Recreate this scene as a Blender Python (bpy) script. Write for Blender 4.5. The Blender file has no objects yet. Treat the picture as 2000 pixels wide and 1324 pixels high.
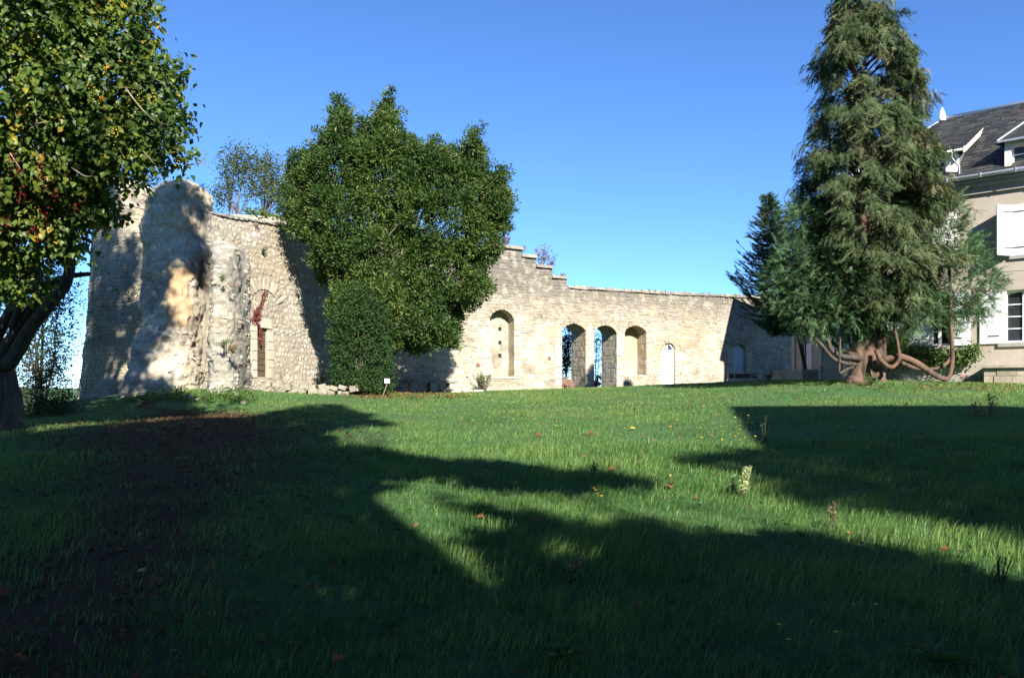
import bpy, math, random
import numpy as np
from mathutils import Vector, Matrix, noise
from mathutils.geometry import tessellate_polygon

rng = np.random.default_rng(7)
random.seed(7)
SC = bpy.context.scene
COL = SC.collection
F, CX, HY, CZ = 1570.0, 1000.0, 755.0, 1.6      # lens of the photograph in its own pixels, eye height

# ------------------------------------------------------------------ camera
cam_d = bpy.data.cameras.new('camera')
cam = bpy.data.objects.new('camera', cam_d)
COL.objects.link(cam)
cam.location = (0, 0, CZ)
cam.rotation_euler = (math.radians(90), 0, 0)
cam_d.sensor_width = 36.0
cam_d.lens = 36.0 * F / 2000.0
cam_d.shift_y = (HY - 662.0) / 2000.0
cam_d.clip_start = 0.1
cam_d.clip_end = 9000.0
SC.camera = cam

# ------------------------------------------------------------------ light
SUN_EL = math.radians(31.5)
SUN_AZ = math.radians(19.0)                     # to the right of straight behind the camera
S = Vector((math.cos(SUN_EL) * math.sin(SUN_AZ), -math.cos(SUN_EL) * math.cos(SUN_AZ), math.sin(SUN_EL)))
sun_d = bpy.data.lights.new('sun', 'SUN')
sun_d.energy = 5.0
sun_d.angle = math.radians(0.53)
sun_d.color = (1.0, 0.93, 0.82)
sun = bpy.data.objects.new('sun', sun_d)
COL.objects.link(sun)
sun.location = (20, -30, 40)
sun.rotation_euler = (-S).to_track_quat('-Z', 'Y').to_euler()

world = bpy.data.worlds.new('World')
SC.world = world
world.use_nodes = True
wn, wl = world.node_tree.nodes, world.node_tree.links
for n in list(wn):
    wn.remove(n)
wo = wn.new('ShaderNodeOutputWorld')
bg = wn.new('ShaderNodeBackground')
sky = wn.new('ShaderNodeTexSky')
sky.sky_type = 'NISHITA'
sky.sun_disc = False
sky.sun_elevation = SUN_EL
sky.sun_rotation = math.radians(180) - SUN_AZ
sky.altitude = 0.0
sky.air_density = 0.7
sky.dust_density = 0.0
sky.ozone_density = 6.0
bg.inputs['Strength'].default_value = 0.10
deep = wn.new('ShaderNodeMix')                  # the deep clear autumn blue of this sky
deep.data_type = 'RGBA'
deep.blend_type = 'MULTIPLY'
deep.inputs[0].default_value = 1.0
deep.inputs[7].default_value = (0.61, 0.76, 0.90, 1)
wl.new(sky.outputs[0], deep.inputs[6])
wl.new(deep.outputs[2], bg.inputs['Color'])
wl.new(bg.outputs[0], wo.inputs['Surface'])

SC.render.engine = 'CYCLES'
SC.cycles.max_bounces = 6
SC.cycles.diffuse_bounces = 3
SC.cycles.glossy_bounces = 2
SC.cycles.transmission_bounces = 4
SC.cycles.transparent_max_bounces = 4
SC.cycles.sample_clamp_indirect = 6.0
SC.view_settings.view_transform = 'Standard'
SC.view_settings.look = 'None'
SC.view_settings.gamma = 1.0
SC.view_settings.use_curve_mapping = False
SC.view_settings.exposure = 1.5

# ------------------------------------------------------------------ helpers
LOC = {}


def P(px, py, d):
    return np.array(((px - CX) / F * d, d, CZ - (py - HY) / F * d))


def nrm(a):
    return a / np.maximum(np.linalg.norm(a, axis=-1, keepdims=True), 1e-9)


def new_mesh(name, V, faces, mats=(), tint=None, smooth=False):
    """faces: list of int arrays (M,k); tint: one float per vertex"""
    me = bpy.data.meshes.new(name)
    V = np.asarray(V, np.float32)
    fl = [np.asarray(f, np.int32) for f in faces if len(f)]
    idx = np.concatenate([f.ravel() for f in fl])
    tot = np.concatenate([np.full(len(f), f.shape[1], np.int32) for f in fl])
    start = np.concatenate([[0], np.cumsum(tot)[:-1]]).astype(np.int32)
    me.vertices.add(len(V))
    me.vertices.foreach_set('co', V.ravel())
    me.loops.add(len(idx))
    me.loops.foreach_set('vertex_index', idx)
    me.polygons.add(len(tot))
    me.polygons.foreach_set('loop_start', start)
    me.polygons.foreach_set('loop_total', tot)
    me.polygons.foreach_set('use_smooth', np.full(len(tot), bool(smooth)))
    if tint is not None:
        at = me.attributes.new('tint', 'FLOAT', 'POINT')
        at.data.foreach_set('value', np.asarray(tint, np.float32))
    for m in (mats if isinstance(mats, (list, tuple)) else [mats]):
        me.materials.append(m)
    me.update(calc_edges=True)
    return me


def props(o, label=None, cat=None, group=None, kind=None):
    if label:
        o['label'] = label
    if cat:
        o['category'] = cat
    if group:
        o['group'] = group
    if kind:
        o['kind'] = kind
    return o


def thing(name, label, cat, loc=(0, 0, 0), group=None):
    o = bpy.data.objects.new(name, None)
    o.empty_display_size = 0.3
    o.location = [float(c) for c in loc]
    COL.objects.link(o)
    LOC[o] = np.array(loc, float)
    return props(o, label, cat, group)


def put(name, me, parent=None, kind=None, label=None):
    """a mesh given in world coordinates, linked as one object (a part when parent is given)"""
    o = bpy.data.objects.new(name, me)
    COL.objects.link(o)
    if parent is not None:
        off = LOC[parent]
        co = np.empty(len(me.vertices) * 3, np.float32)
        me.vertices.foreach_get('co', co)
        co = co.reshape(-1, 3) - off.astype(np.float32)
        me.vertices.foreach_set('co', co.ravel())
        me.update()
        o.parent = parent
        LOC[o] = off
    else:
        LOC[o] = np.zeros(3)
    return props(o, label=label, kind=kind)


class MB:
    """collects shapes into one mesh"""
    def __init__(s):
        s.v, s.f, s.n = [], {}, 0

    def add(s, V, faces):
        for f in faces:
            f = np.asarray(f, np.int64)
            if f.ndim == 1:
                f = f[None]
            s.f.setdefault(f.shape[1], []).append(f + s.n)
        s.v.append(np.asarray(V, float))
        s.n += len(V)
        return s

    def box(s, o, ax, ay, az):
        """corner o and three edge vectors"""
        o, ax, ay, az = [np.asarray(q, float) for q in (o, ax, ay, az)]
        V = [o, o + ax, o + ax + ay, o + ay, o + az, o + ax + az, o + ax + ay + az, o + ay + az]
        fs = np.array([[0, 3, 2, 1], [4, 5, 6, 7], [0, 1, 5, 4], [1, 2, 6, 5], [2, 3, 7, 6], [3, 0, 4, 7]])
        if np.dot(np.cross(ax, ay), az) < 0:
            fs = fs[:, ::-1]
        return s.add(V, [fs])

    def tube(s, pts, rad, k=8, cap=True, lump=0.0):
        pts = np.asarray(pts, float)
        rad = np.broadcast_to(np.asarray(rad, float), (len(pts),))
        n = len(pts)
        tan = nrm(np.gradient(pts, axis=0))
        ref = np.array([0.13, 0.97, 0.2]) if abs(tan[:, 1]).mean() < 0.8 else np.array([1.0, 0.1, 0.1])
        A = nrm(np.cross(tan, ref))
        B = np.cross(tan, A)
        ang = np.arange(k) * 2 * math.pi / k
        r = rad[:, None] * (1 + lump * rng.normal(size=(n, k)))
        V = pts[:, None] + (A[:, None] * np.cos(ang)[None, :, None] + B[:, None] * np.sin(ang)[None, :, None]) * r[..., None]
        i = np.arange(n - 1)[:, None] * k
        j = np.arange(k)[None]
        q = np.stack([i + j, i + (j + 1) % k, i + k + (j + 1) % k, i + k + j], -1).reshape(-1, 4)
        fs = [q]
        if cap:
            fs += [np.arange(k)[::-1][None], (np.arange(k) + (n - 1) * k)[None]]
        return s.add(V.reshape(-1, 3), fs)

    def mesh(s, name, mat, smooth=False, tint=None):
        return new_mesh(name, np.concatenate(s.v), [np.concatenate(x) for x in s.f.values()], mat, tint, smooth)


def spline(pts, n):
    """Catmull-Rom through pts"""
    p = np.asarray(pts, float)
    p = np.vstack([2 * p[0] - p[1], p, 2 * p[-1] - p[-2]])
    m = len(p) - 3
    out = []
    for t in np.linspace(0, m - 1e-6, n):
        i = int(t)
        u = t - i
        a, b, c, d = p[i:i + 4]
        out.append(0.5 * ((2 * b) + (c - a) * u + (2 * a - 5 * b + 4 * c - d) * u * u + (3 * b - a - 3 * c + d) * u ** 3))
    return np.array(out)


def inpoly(x, y, poly):
    x, y = np.asarray(x, float), np.asarray(y, float)
    c = np.zeros(np.broadcast(x, y).shape, bool)
    n = len(poly)
    for i in range(n):
        x1, y1 = poly[i]
        x2, y2 = poly[(i + 1) % n]
        if y1 == y2:
            continue
        c ^= ((y1 > y) != (y2 > y)) & (x < (x2 - x1) * (y - y1) / (y2 - y1) + x1)
    return c


# ------------------------------------------------------------------ lie of the land
_ctl = [(0, 0, 0), (-6, 3, 0), (6, 3, .03), (0, 6, .1), (-6, 8, .08), (8, 8, .22), (0, -15, -.2), (-20, -10, -.3),
        (20, -10, 0), (0, 14, .42), (0, 22, .80), (0, 30, 1.12), (0, 38, 1.36), (-5, 20, .74), (8, 20, 1.0), (9, 26, 1.42),
        (14, 20, 1.25), (-14, 48, 1.1), (3, 55, 1.4), (20, 62, 1.7), (34, 40, 1.8), (32, 22, 1.5), (25, 5, .5), (-30, 20, .2), (-34, 40, .3)]
for _px, _py, _d in [(1600, 742, 32), (1800, 746, 29.3), (2000, 750, 27.3), (2300, 757, 23.5), (1450, 747, 42), (1430, 746, 51), (1300, 754, 49),
                     (1110, 758, 45.3), (960, 763, 43.4), (800, 768, 40), (660, 765, 38), (500, 762, 32.5), (430, 770, 28),
                     (370, 763, 28.3), (250, 770, 29.3), (140, 783, 32.5), (20, 838, 20), (-200, 900, 15), (480, 803, 24),
                     (300, 803, 25), (150, 806, 26), (400, 818, 21), (1690, 745, 27), (1500, 742, 36), (700, 770, 31)]:
    _ctl.append(tuple(P(_px, _py, _d)))
_ctl = np.array(_ctl)


def _tps(r2):
    return 0.5 * r2 * np.log(r2 + 1e-9)


_c2 = _ctl[:, :2] / 20.0
_K = _tps(((_c2[:, None] - _c2[None]) ** 2).sum(-1)) + 0.004 * np.eye(len(_c2))
_Q = np.hstack([np.ones((len(_c2), 1)), _c2])
_A = np.block([[_K, _Q], [_Q.T, np.zeros((3, 3))]])
_w = np.linalg.solve(_A, np.concatenate([_ctl[:, 2], np.zeros(3)]))


def zg(x, y):
    x, y = np.asarray(x, float), np.asarray(y, float)
    sh = np.broadcast(x, y).shape
    q = np.stack([np.broadcast_to(x, sh).ravel(), np.broadcast_to(y, sh).ravel()], -1) / 20.0
    z = np.empty(len(q))
    for a in range(0, len(q), 60000):
        qq = q[a:a + 60000]
        r2 = ((qq[:, None] - _c2[None]) ** 2).sum(-1)
        z[a:a + 60000] = _tps(r2) @ _w[:len(_c2)] + _w[-3] + qq @ _w[-2:]
    z = np.clip(z, -0.6, 2.1)
    x_, y_ = q[:, 0] * 20, q[:, 1] * 20
    r = np.hypot(x_ - 4, (y_ - 18))
    t = np.clip((r - 46) / 60, 0, 1)
    t = t * t * (3 - 2 * t)
    return (z * (1 - t) - 9 * t).reshape(sh)


def zg1(x, y):
    return float(zg(np.array([x]), np.array([y]))[0])


def G(px, py):
    """where the sight line through a pixel first meets the ground"""
    px, py = np.atleast_1d(np.asarray(px, float)), np.atleast_1d(np.asarray(py, float))
    kx, ky = (px - CX) / F, (py - HY) / F
    d = np.full(px.shape, 1.0)
    done = np.zeros(px.shape, bool)
    for st in np.arange(1.0, 60, 0.05):
        dd = np.where(done, d, st)
        h = CZ - ky * dd - zg(kx * dd, dd)
        done |= (h <= 0)
        d = np.where(done, d, st)
        if done.all():
            break
    return np.stack([kx * d, d, zg(kx * d, d)], -1)


def G1(px, py):
    return G(px, py)[0]


# ------------------------------------------------------------------ materials
def nodes(name):
    m = bpy.data.materials.new(name)
    m.use_nodes = True
    nt = m.node_tree
    for n in list(nt.nodes):
        nt.nodes.remove(n)
    out = nt.nodes.new('ShaderNodeOutputMaterial')
    return m, nt, out


def N_(nt, t, **kw):
    n = nt.nodes.new(t)
    for k, v in kw.items():
        if k in n.inputs:
            n.inputs[k].default_value = v
        else:
            setattr(n, k, v)
    return n


def ramp(nt, src, stops):
    r = nt.nodes.new('ShaderNodeValToRGB')
    el = r.color_ramp.elements
    while len(el) < len(stops):
        el.new(0.5)
    for e, (p, c) in zip(el, stops):
        e.position = p
        e.color = (*c, 1) if len(c) == 3 else c
    nt.links.new(src, r.inputs[0])
    return r.outputs[0]


def mixc(nt, fac, a, b, mode='MIX'):
    m = nt.nodes.new('ShaderNodeMix')
    m.data_type = 'RGBA'
    m.blend_type = mode
    for s, v in ((0, fac), (6, a), (7, b)):
        if hasattr(v, 'links') or hasattr(v, 'is_output'):
            nt.links.new(v, m.inputs[s])
        elif s == 0:
            m.inputs[0].default_value = v
        else:
            m.inputs[s].default_value = (*v, 1)
    return m.outputs[2]


def math_(nt, op, a, b=0.0, clamp=False):
    m = nt.nodes.new('ShaderNodeMath')
    m.operation = op
    m.use_clamp = clamp
    for i, v in enumerate((a, b)):
        if hasattr(v, 'is_output'):
            nt.links.new(v, m.inputs[i])
        else:
            m.inputs[i].default_value = v
    return m.outputs[0]


def wpos(nt):
    g = nt.nodes.new('ShaderNodeNewGeometry')
    return g.outputs['Position'], g


def noise_(nt, vec, scale, detail=4.0, rough=0.55, dist=0.0):
    n = nt.nodes.new('ShaderNodeTexNoise')
    n.inputs['Scale'].default_value = scale
    n.inputs['Detail'].default_value = detail
    n.inputs['Roughness'].default_value = rough
    n.inputs['Distortion'].default_value = dist
    nt.links.new(vec, n.inputs['Vector'])
    return n.outputs[0]


def rnd_island(nt, g):
    """one random value per loose piece and per object"""
    oi = nt.nodes.new('ShaderNodeObjectInfo')
    return math_(nt, 'FRACT', math_(nt, 'ADD', g.outputs['Random Per Island'], oi.outputs['Random']))


def principled(nt, out, col, rough=0.9, bump=None, bstr=0.4, bdist=0.02, spec=0.3, metallic=0.0):
    p = nt.nodes.new('ShaderNodeBsdfPrincipled')
    if hasattr(col, 'is_output'):
        nt.links.new(col, p.inputs['Base Color'])
    else:
        p.inputs['Base Color'].default_value = (*col, 1)
    if hasattr(rough, 'is_output'):
        nt.links.new(rough, p.inputs['Roughness'])
    else:
        p.inputs['Roughness'].default_value = rough
    p.inputs['Specular IOR Level'].default_value = spec
    p.inputs['Metallic'].default_value = metallic
    if bump is not None:
        b = nt.nodes.new('ShaderNodeBump')
        b.inputs['Strength'].default_value = bstr
        b.inputs['Distance'].default_value = bdist
        nt.links.new(bump, b.inputs['Height'])
        nt.links.new(b.outputs[0], p.inputs['Normal'])
    nt.links.new(p.outputs[0], out.inputs['Surface'])
    return p


def stone_mat(name, cols, mortar=False, grey=0.3, zgrey=None, ochre=0.3, bump=0.5, islands=True):
    """weathered limestone: a tone per stone, ochre and grey lichen patches, fine grain"""
    m, nt, out = nodes(name)
    pos, g = wpos(nt)
    n_lo = noise_(nt, pos, 0.35, 4)
    n_md = noise_(nt, pos, 2.2, 5, 0.6)
    n_hi = noise_(nt, pos, 14, 5, 0.7)
    if islands:
        r = rnd_island(nt, g)
        base = ramp(nt, r, [(i / (len(cols) - 1), c) for i, c in enumerate(cols)])
    else:
        base = ramp(nt, n_md, [(0.3 + 0.4 * i / (len(cols) - 1), c) for i, c in enumerate(cols)])
    och = ramp(nt, n_lo, [(0.50, (0, 0, 0)), (0.66, (1, 1, 1))])
    base = mixc(nt, math_(nt, 'MULTIPLY', och, ochre), base, (0.44, 0.29, 0.13))
    gm = ramp(nt, noise_(nt, pos, 0.8, 7, 0.68), [(0.46, (0, 0, 0)), (0.62, (1, 1, 1))])
    gf = math_(nt, 'MULTIPLY', gm, grey)
    if zgrey:
        sp = nt.nodes.new('ShaderNodeSeparateXYZ')
        nt.links.new(pos, sp.inputs[0])
        mr = N_(nt, 'ShaderNodeMapRange')
        mr.inputs[1].default_value, mr.inputs[2].default_value = zgrey
        nt.links.new(sp.outputs[2], mr.inputs[0])
        gz = math_(nt, 'MULTIPLY', mr.outputs[0], ramp(nt, n_md, [(0.28, (.15, .15, .15)), (0.52, (1, 1, 1))]))
        gf = math_(nt, 'MAXIMUM', gf, math_(nt, 'MULTIPLY', gz, 0.95))
    base = mixc(nt, gf, base, (0.16, 0.15, 0.13))
    fine = ramp(nt, n_hi, [(0.25, (0.60, 0.60, 0.60)), (0.7, (0.97, 0.97, 0.97))])
    base = mixc(nt, 1.0, base, fine, 'MULTIPLY')
    bh = math_(nt, 'ADD', math_(nt, 'MULTIPLY', n_hi, 0.5), n_md)
    principled(nt, out, base, 0.92, bh, bump, 0.05, 0.15)
    return m


def leaf_mat(name, stops, trans=0.35, rough=0.5, spec=0.35, patch=0.25, pscale=0.5):
    m, nt, out = nodes(name)
    pos, g = wpos(nt)
    at = N_(nt, 'ShaderNodeAttribute', attribute_name='tint')
    nz = noise_(nt, pos, pscale, 3)
    t = math_(nt, 'ADD', at.outputs['Fac'], math_(nt, 'MULTIPLY', math_(nt, 'SUBTRACT', nz, 0.5), patch * 2))
    c = ramp(nt, t, stops)
    p = nt.nodes.new('ShaderNodeBsdfPrincipled')
    nt.links.new(c, p.inputs['Base Color'])
    p.inputs['Roughness'].default_value = rough
    p.inputs['Specular IOR Level'].default_value = spec
    tr = nt.nodes.new('ShaderNodeBsdfTranslucent')
    tc = mixc(nt, 1.0, c, (1.25, 1.3, 0.6), 'MULTIPLY')
    nt.links.new(tc, tr.inputs[0])
    mx = nt.nodes.new('ShaderNodeMixShader')
    mx.inputs[0].default_value = trans
    nt.links.new(p.outputs[0], mx.inputs[1])
    nt.links.new(tr.outputs[0], mx.inputs[2])
    nt.links.new(mx.outputs[0], out.inputs['Surface'])
    return m


def plain_mat(name, col, rough=0.6, var=0.15, scale=6.0, spec=0.4, metallic=0.0, bump=0.1, stain=None, ssc=1.2):
    m, nt, out = nodes(name)
    pos, g = wpos(nt)
    n1 = noise_(nt, pos, scale, 5, 0.6)
    c = mixc(nt, 1.0, col, ramp(nt, n1, [(0.25, (1 - var,) * 3), (0.75, (1 + var,) * 3)]), 'MULTIPLY')
    if stain:
        c = mixc(nt, math_(nt, 'MULTIPLY', ramp(nt, noise_(nt, pos, ssc, 6, 0.65), [(0.48, (0, 0, 0)), (0.68, (1, 1, 1))]), stain[1]), c, stain[0])
    principled(nt, out, c, rough, n1, bump, 0.02, spec, metallic)
    return m


def bark_mat(name, a, b, scale=7.0, red=None):
    m, nt, out = nodes(name)
    tc = nt.nodes.new('ShaderNodeNewGeometry')
    mp = N_(nt, 'ShaderNodeMapping')
    mp.inputs['Scale'].default_value = (1, 1, 0.22)
    nt.links.new(tc.outputs['Position'], mp.inputs[0])
    n1 = noise_(nt, mp.outputs[0], scale, 6, 0.65, 0.6)
    c = ramp(nt, n1, [(0.32, a), (0.66, b)])
    if red:
        c = mixc(nt, ramp(nt, noise_(nt, tc.outputs['Position'], 1.6, 3), [(0.45, (0, 0, 0)), (0.6, (1, 1, 1))]), c, red)
    principled(nt, out, c, 0.9, n1, 0.9, 0.04, 0.2)
    return m

# ------------------------------------------------------------------ palette
CREAM = [(.46, .40, .30), (.52, .47, .37), (.56, .51, .42), (.43, .37, .28), (.56, .53, .47), (.48, .38, .25), (.34, .31, .27), (.54, .49, .40)]
M_stone = stone_mat('cream_rubble_stone', CREAM, grey=0.25, ochre=0.35)
M_stone_top = stone_mat('cream_stone_greying_upwards', CREAM, grey=0.55, zgrey=(4.4, 7.2), ochre=0.3, bump=.8)
M_stone_left = stone_mat('pale_rubble_stone', [(.42, .37, .28), (.53, .49, .41), (.60, .57, .51), (.38, .34, .27), (.47, .40, .29), (.33, .30, .25), (.50, .45, .36)], grey=0.35, ochre=0.2)
M_mortar = stone_mat('lime_mortar', [(.42, .36, .26), (.52, .45, .34), (.46, .41, .32)], grey=0.25, ochre=0.35, islands=False, bump=0.9)
M_mortar_top = stone_mat('lime_mortar_greying_upwards', [(.42, .37, .28), (.50, .45, .35), (.46, .41, .32)], grey=0.55, zgrey=(4.4, 7.2), ochre=0.3, islands=False, bump=0.9)
M_mortar_left = stone_mat('grey_lime_mortar', [(.33, .30, .24), (.40, .36, .29), (.37, .34, .28)], grey=0.3, ochre=0.2, islands=False, bump=0.9)
M_plaster = stone_mat('weathered_render', [(.38, .35, .29), (.50, .46, .38), (.44, .37, .27), (.54, .5, .43)], grey=0.75, ochre=0.35, islands=False, bump=0.7)
M_plaster_grey = stone_mat('grey_lichened_render', [(.20, .19, .165), (.34, .32, .27), (.26, .25, .22), (.42, .38, .31)], grey=0.85, ochre=0.15, islands=False, bump=1.0)
M_tower = stone_mat('old_grey_stone', [(.32, .28, .21), (.40, .36, .28), (.45, .41, .33), (.30, .28, .24)], grey=0.55, ochre=0.3)
M_tower_core = stone_mat('old_grey_mortar', [(.30, .27, .21), (.38, .34, .27), (.33, .31, .26)], grey=0.5, ochre=0.2, islands=False, bump=0.9)
M_dress = stone_mat('dressed_pale_stone', [(.52, .46, .36), (.58, .52, .42), (.50, .43, .31), (.55, .51, .44)], grey=0.12, ochre=0.25, bump=0.25)
M_dark = plain_mat('painted_hole_shade', (.03, .028, .025), 1.0, spec=0.0)  # near-black that paints the shade inside the wall holes
M_white = plain_mat('white_paint', (.80, .80, .79), 0.45, 0.05, 3, bump=0, stain=((.55, .53, .48), 0.25))
M_shadewhite = plain_mat('shaded_white_paint', (.62, .68, .76), 0.5, 0.05, 3, stain=((.45, .48, .5), 0.25))  # white paint with the blue of its shade put into the colour
M_doorblue = plain_mat('faded_blue_grey_paint', (.42, .47, .52), 0.6, 0.08, 4, stain=((.3, .3, .28), 0.35))
M_wood = plain_mat('weathered_brown_board', (.085, .058, .038), 0.85, 0.35, 9, bump=0.4)
M_iron = plain_mat('dark_iron', (.05, .045, .04), 0.6, 0.2, 12)
M_redstone = plain_mat('red_brown_stone', (.17, .10, .07), 0.9, 0.35, 7, bump=0.5)
M_soil = plain_mat('leaf_strewn_soil', (.09, .05, .03), 0.95, 0.4, 5, bump=0.6, stain=((.20, .08, .035), 0.8), ssc=3)

# ------------------------------------------------------------------ stone pieces
def stone_variant(kind):
    if kind == 'rubble':
        a = np.arange(8) * math.pi / 4 + rng.uniform(-.22, .22, 8)
        e = 0.50 + 0.16 * rng.random()
        c, s = np.cos(a), np.sin(a)
        p = np.stack([np.sign(c) * np.abs(c) ** e, np.sign(s) * np.abs(s) ** e], -1) * 0.5 * rng.uniform(.86, 1.08, (8, 1))
    else:
        p = np.array([(-.5, -.5), (0, -.5), (.5, -.5), (.5, 0), (.5, .5), (0, .5), (-.5, .5), (-.5, 0)], float)
        p += rng.uniform(-.035, .035, p.shape)
    tilt = rng.uniform(-.25, .25, 2)
    r0 = np.c_[p, np.full(8, -0.6)]
    r1 = np.c_[p * .965, .55 + (p @ tilt) * .7]
    r2 = np.c_[p * (.80 if kind == 'rubble' else .9), 1.0 + (p @ tilt)]
    V = np.vstack([r0, r1, r2, [[0, 0, 1.08]]])
    V[8:24] += rng.normal(0, .012, (16, 3)) * [1, 1, 6]
    q = []
    for b in (0, 8):
        for i in range(8):
            q.append((b + i, b + (i + 1) % 8, b + 8 + (i + 1) % 8, b + 8 + i))
    t = [(16 + i, 16 + (i + 1) % 8, 24) for i in range(8)]
    return V, np.array(q), np.array(t)


VARS = {k: [stone_variant(k) for _ in range(14)] for k in ('rubble', 'block')}
_var_mesh = {}


def stones(parent, pos, T, U, N, w, h, t, kind, mat, nparts=300, prefer=None, name='stone', spin=0.0, stuff_name=None):
    """the first nparts by preference become parts that share meshes; the rest one joined part"""
    n = len(pos)
    if n == 0:
        return
    pos, T, U, N = [np.broadcast_to(np.asarray(q, float), (n, 3)) for q in (pos, T, U, N)]
    if spin:
        a = rng.normal(0, spin, n)[:, None]
        T, U = T * np.cos(a) + U * np.sin(a), U * np.cos(a) - T * np.sin(a)
    w, h, t = [np.broadcast_to(np.asarray(q, float), (n,)) for q in (w, h, t)]
    if prefer is None:
        prefer = w * h / (pos[:, 1] ** 2 + pos[:, 0] ** 2)
    order = np.argsort(-prefer)
    vi = rng.integers(0, 14, n)
    off = LOC[parent]
    for i in order[:nparts]:
        key = (kind, int(vi[i]), mat.name)
        if key not in _var_mesh:
            V, q, tr = VARS[kind][vi[i]]
            _var_mesh[key] = new_mesh('stone_piece', V, [q, tr], mat, smooth=kind == 'rubble')
        o = bpy.data.objects.new(name, _var_mesh[key])
        COL.objects.link(o)
        o.parent = parent
        m = Matrix.Identity(4)
        p = pos[i] - off
        for r in range(3):
            m[r][0], m[r][1], m[r][2], m[r][3] = T[i][r] * w[i], U[i][r] * h[i], N[i][r] * t[i], p[r]
        o.matrix_basis = m
    rest = order[nparts:]
    if len(rest) == 0:
        return
    mb_v, mb_q, mb_t, base = [], [], [], 0
    for k in range(14):
        ii = rest[vi[rest] == k]
        if len(ii) == 0:
            continue
        V, q, tr = VARS[kind][k]
        W = (pos[ii][:, None] + T[ii][:, None] * (V[None, :, 0:1] * w[ii][:, None, None]) + U[ii][:, None] * (V[None, :, 1:2] * h[ii][:, None, None])
             + N[ii][:, None] * (V[None, :, 2:3] * t[ii][:, None, None]))
        o_ = base + np.arange(len(ii))[:, None, None] * len(V)
        mb_v.append(W.reshape(-1, 3))
        mb_q.append((q[None] + o_).reshape(-1, 4))
        mb_t.append((tr[None] + o_).reshape(-1, 3))
        base += len(ii) * len(V)
    me = new_mesh('masonry', np.concatenate(mb_v), [np.concatenate(mb_q), np.concatenate(mb_t)], mat, smooth=kind == 'rubble')
    put(stuff_name or 'masonry', me, parent, kind='stuff')


def courses(s0, s1, z0, z1, hmin, hmax, wmin, wmax, gap=0.02, wob=0.02):
    """rows of stones: centre s, z, width, height"""
    out = []
    z = z0
    while z < z1:
        hh = rng.uniform(hmin, hmax)
        s = s0 - rng.uniform(0, wmax)
        while s < s1:
            ww = rng.uniform(wmin, wmax)
            out.append((s + ww / 2, z + hh / 2 + rng.normal(0, wob), ww - gap, (hh - gap) * rng.uniform(.85, 1.0)))
            s += ww
        z += hh
    return np.array(out)


def arch_poly(s0, s1, zb, zs, za, n=10, pointed=0.0):
    """opening outline, anticlockwise from the lower left: jambs, then the arch from the right springing"""
    c, r = (s0 + s1) / 2, (s1 - s0) / 2
    pts = [(s0, zb), (s1, zb), (s1, zs)]
    for i in range(1, n):
        a = math.pi * i / n
        x = math.cos(a)
        y = math.sin(a) * (1 - pointed) + pointed * (1 - abs(x))
        pts.append((c + r * x, zs + (za - zs) * y))
    pts.append((s0, zs))
    return pts


def prism(mb, outer, holes, fr, thick, skip_bottom=True):
    """a wall slab: fr(s, z, n) maps wall coordinates to the world, n = 0 is the front face"""
    loops = [outer] + list(holes)
    flat = [p for l in loops for p in l]
    tri = np.array(tessellate_polygon([[Vector((a, b, 0)) for a, b in l] for l in loops]))
    A = np.array(flat)
    t0, t1, t2 = A[tri[:, 0]], A[tri[:, 1]], A[tri[:, 2]]
    area = (t1[:, 0] - t0[:, 0]) * (t2[:, 1] - t0[:, 1]) - (t1[:, 1] - t0[:, 1]) * (t2[:, 0] - t0[:, 0])
    tri[area < 0] = tri[area < 0][:, ::-1]
    n = len(flat)
    Vf = np.array([fr(a, b, 0.0) for a, b in flat])
    Vb = np.array([fr(a, b, -thick) for a, b in flat])
    quads = []
    o = 0
    for li, l in enumerate(loops):
        k = len(l)
        ar = sum(l[i][0] * l[(i + 1) % k][1] - l[(i + 1) % k][0] * l[i][1] for i in range(k))
        for i in range(k):
            a, b = o + i, o + (i + 1) % k
            q = (a, a + n, b + n, b)
            outward = (ar > 0) == (li == 0)
            quads.append(q if outward else q[::-1])
        o += k
    mb.add(np.vstack([Vf, Vb]), [tri, tri[:, ::-1] + n, np.array(quads)])


# ------------------------------------------------------------------ ground
def axis_lines(lo, hi, step, far):
    a = list(np.arange(lo, hi + .01, step))
    g, s = [], step
    while (g[-1] if g else hi) < far:
        s *= 1.35
        g.append((g[-1] if g else hi) + s)
    h, s = [], step
    while (h[-1] if h else lo) > -far:
        s *= 1.35
        h.append((h[-1] if h else lo) - s)
    return np.array(h[::-1] + a + g)


def path_w(x, y):
    """how much a spot belongs to the trodden, leaf-strewn earth path on the left"""
    x, y = np.asarray(x, float), np.asarray(y, float)
    c = np.interp(y, [0, 5, 8, 12, 16, 20, 22, 24, 26], [-2.6, -2.9, -3.8, -5.0, -6.6, -8.2, -8.8, -9.6, -12])
    w = np.interp(y, [0, 6, 9, 12, 18, 22, 25], [1.1, 1.2, 1.4, 2.0, 3.0, 2.6, 0.3])
    return np.clip(1.15 - np.abs(x - c) / (1.5 * w), 0, 1) * np.interp(y, [4, 11, 15], [.85, .9, 1.0])


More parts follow.
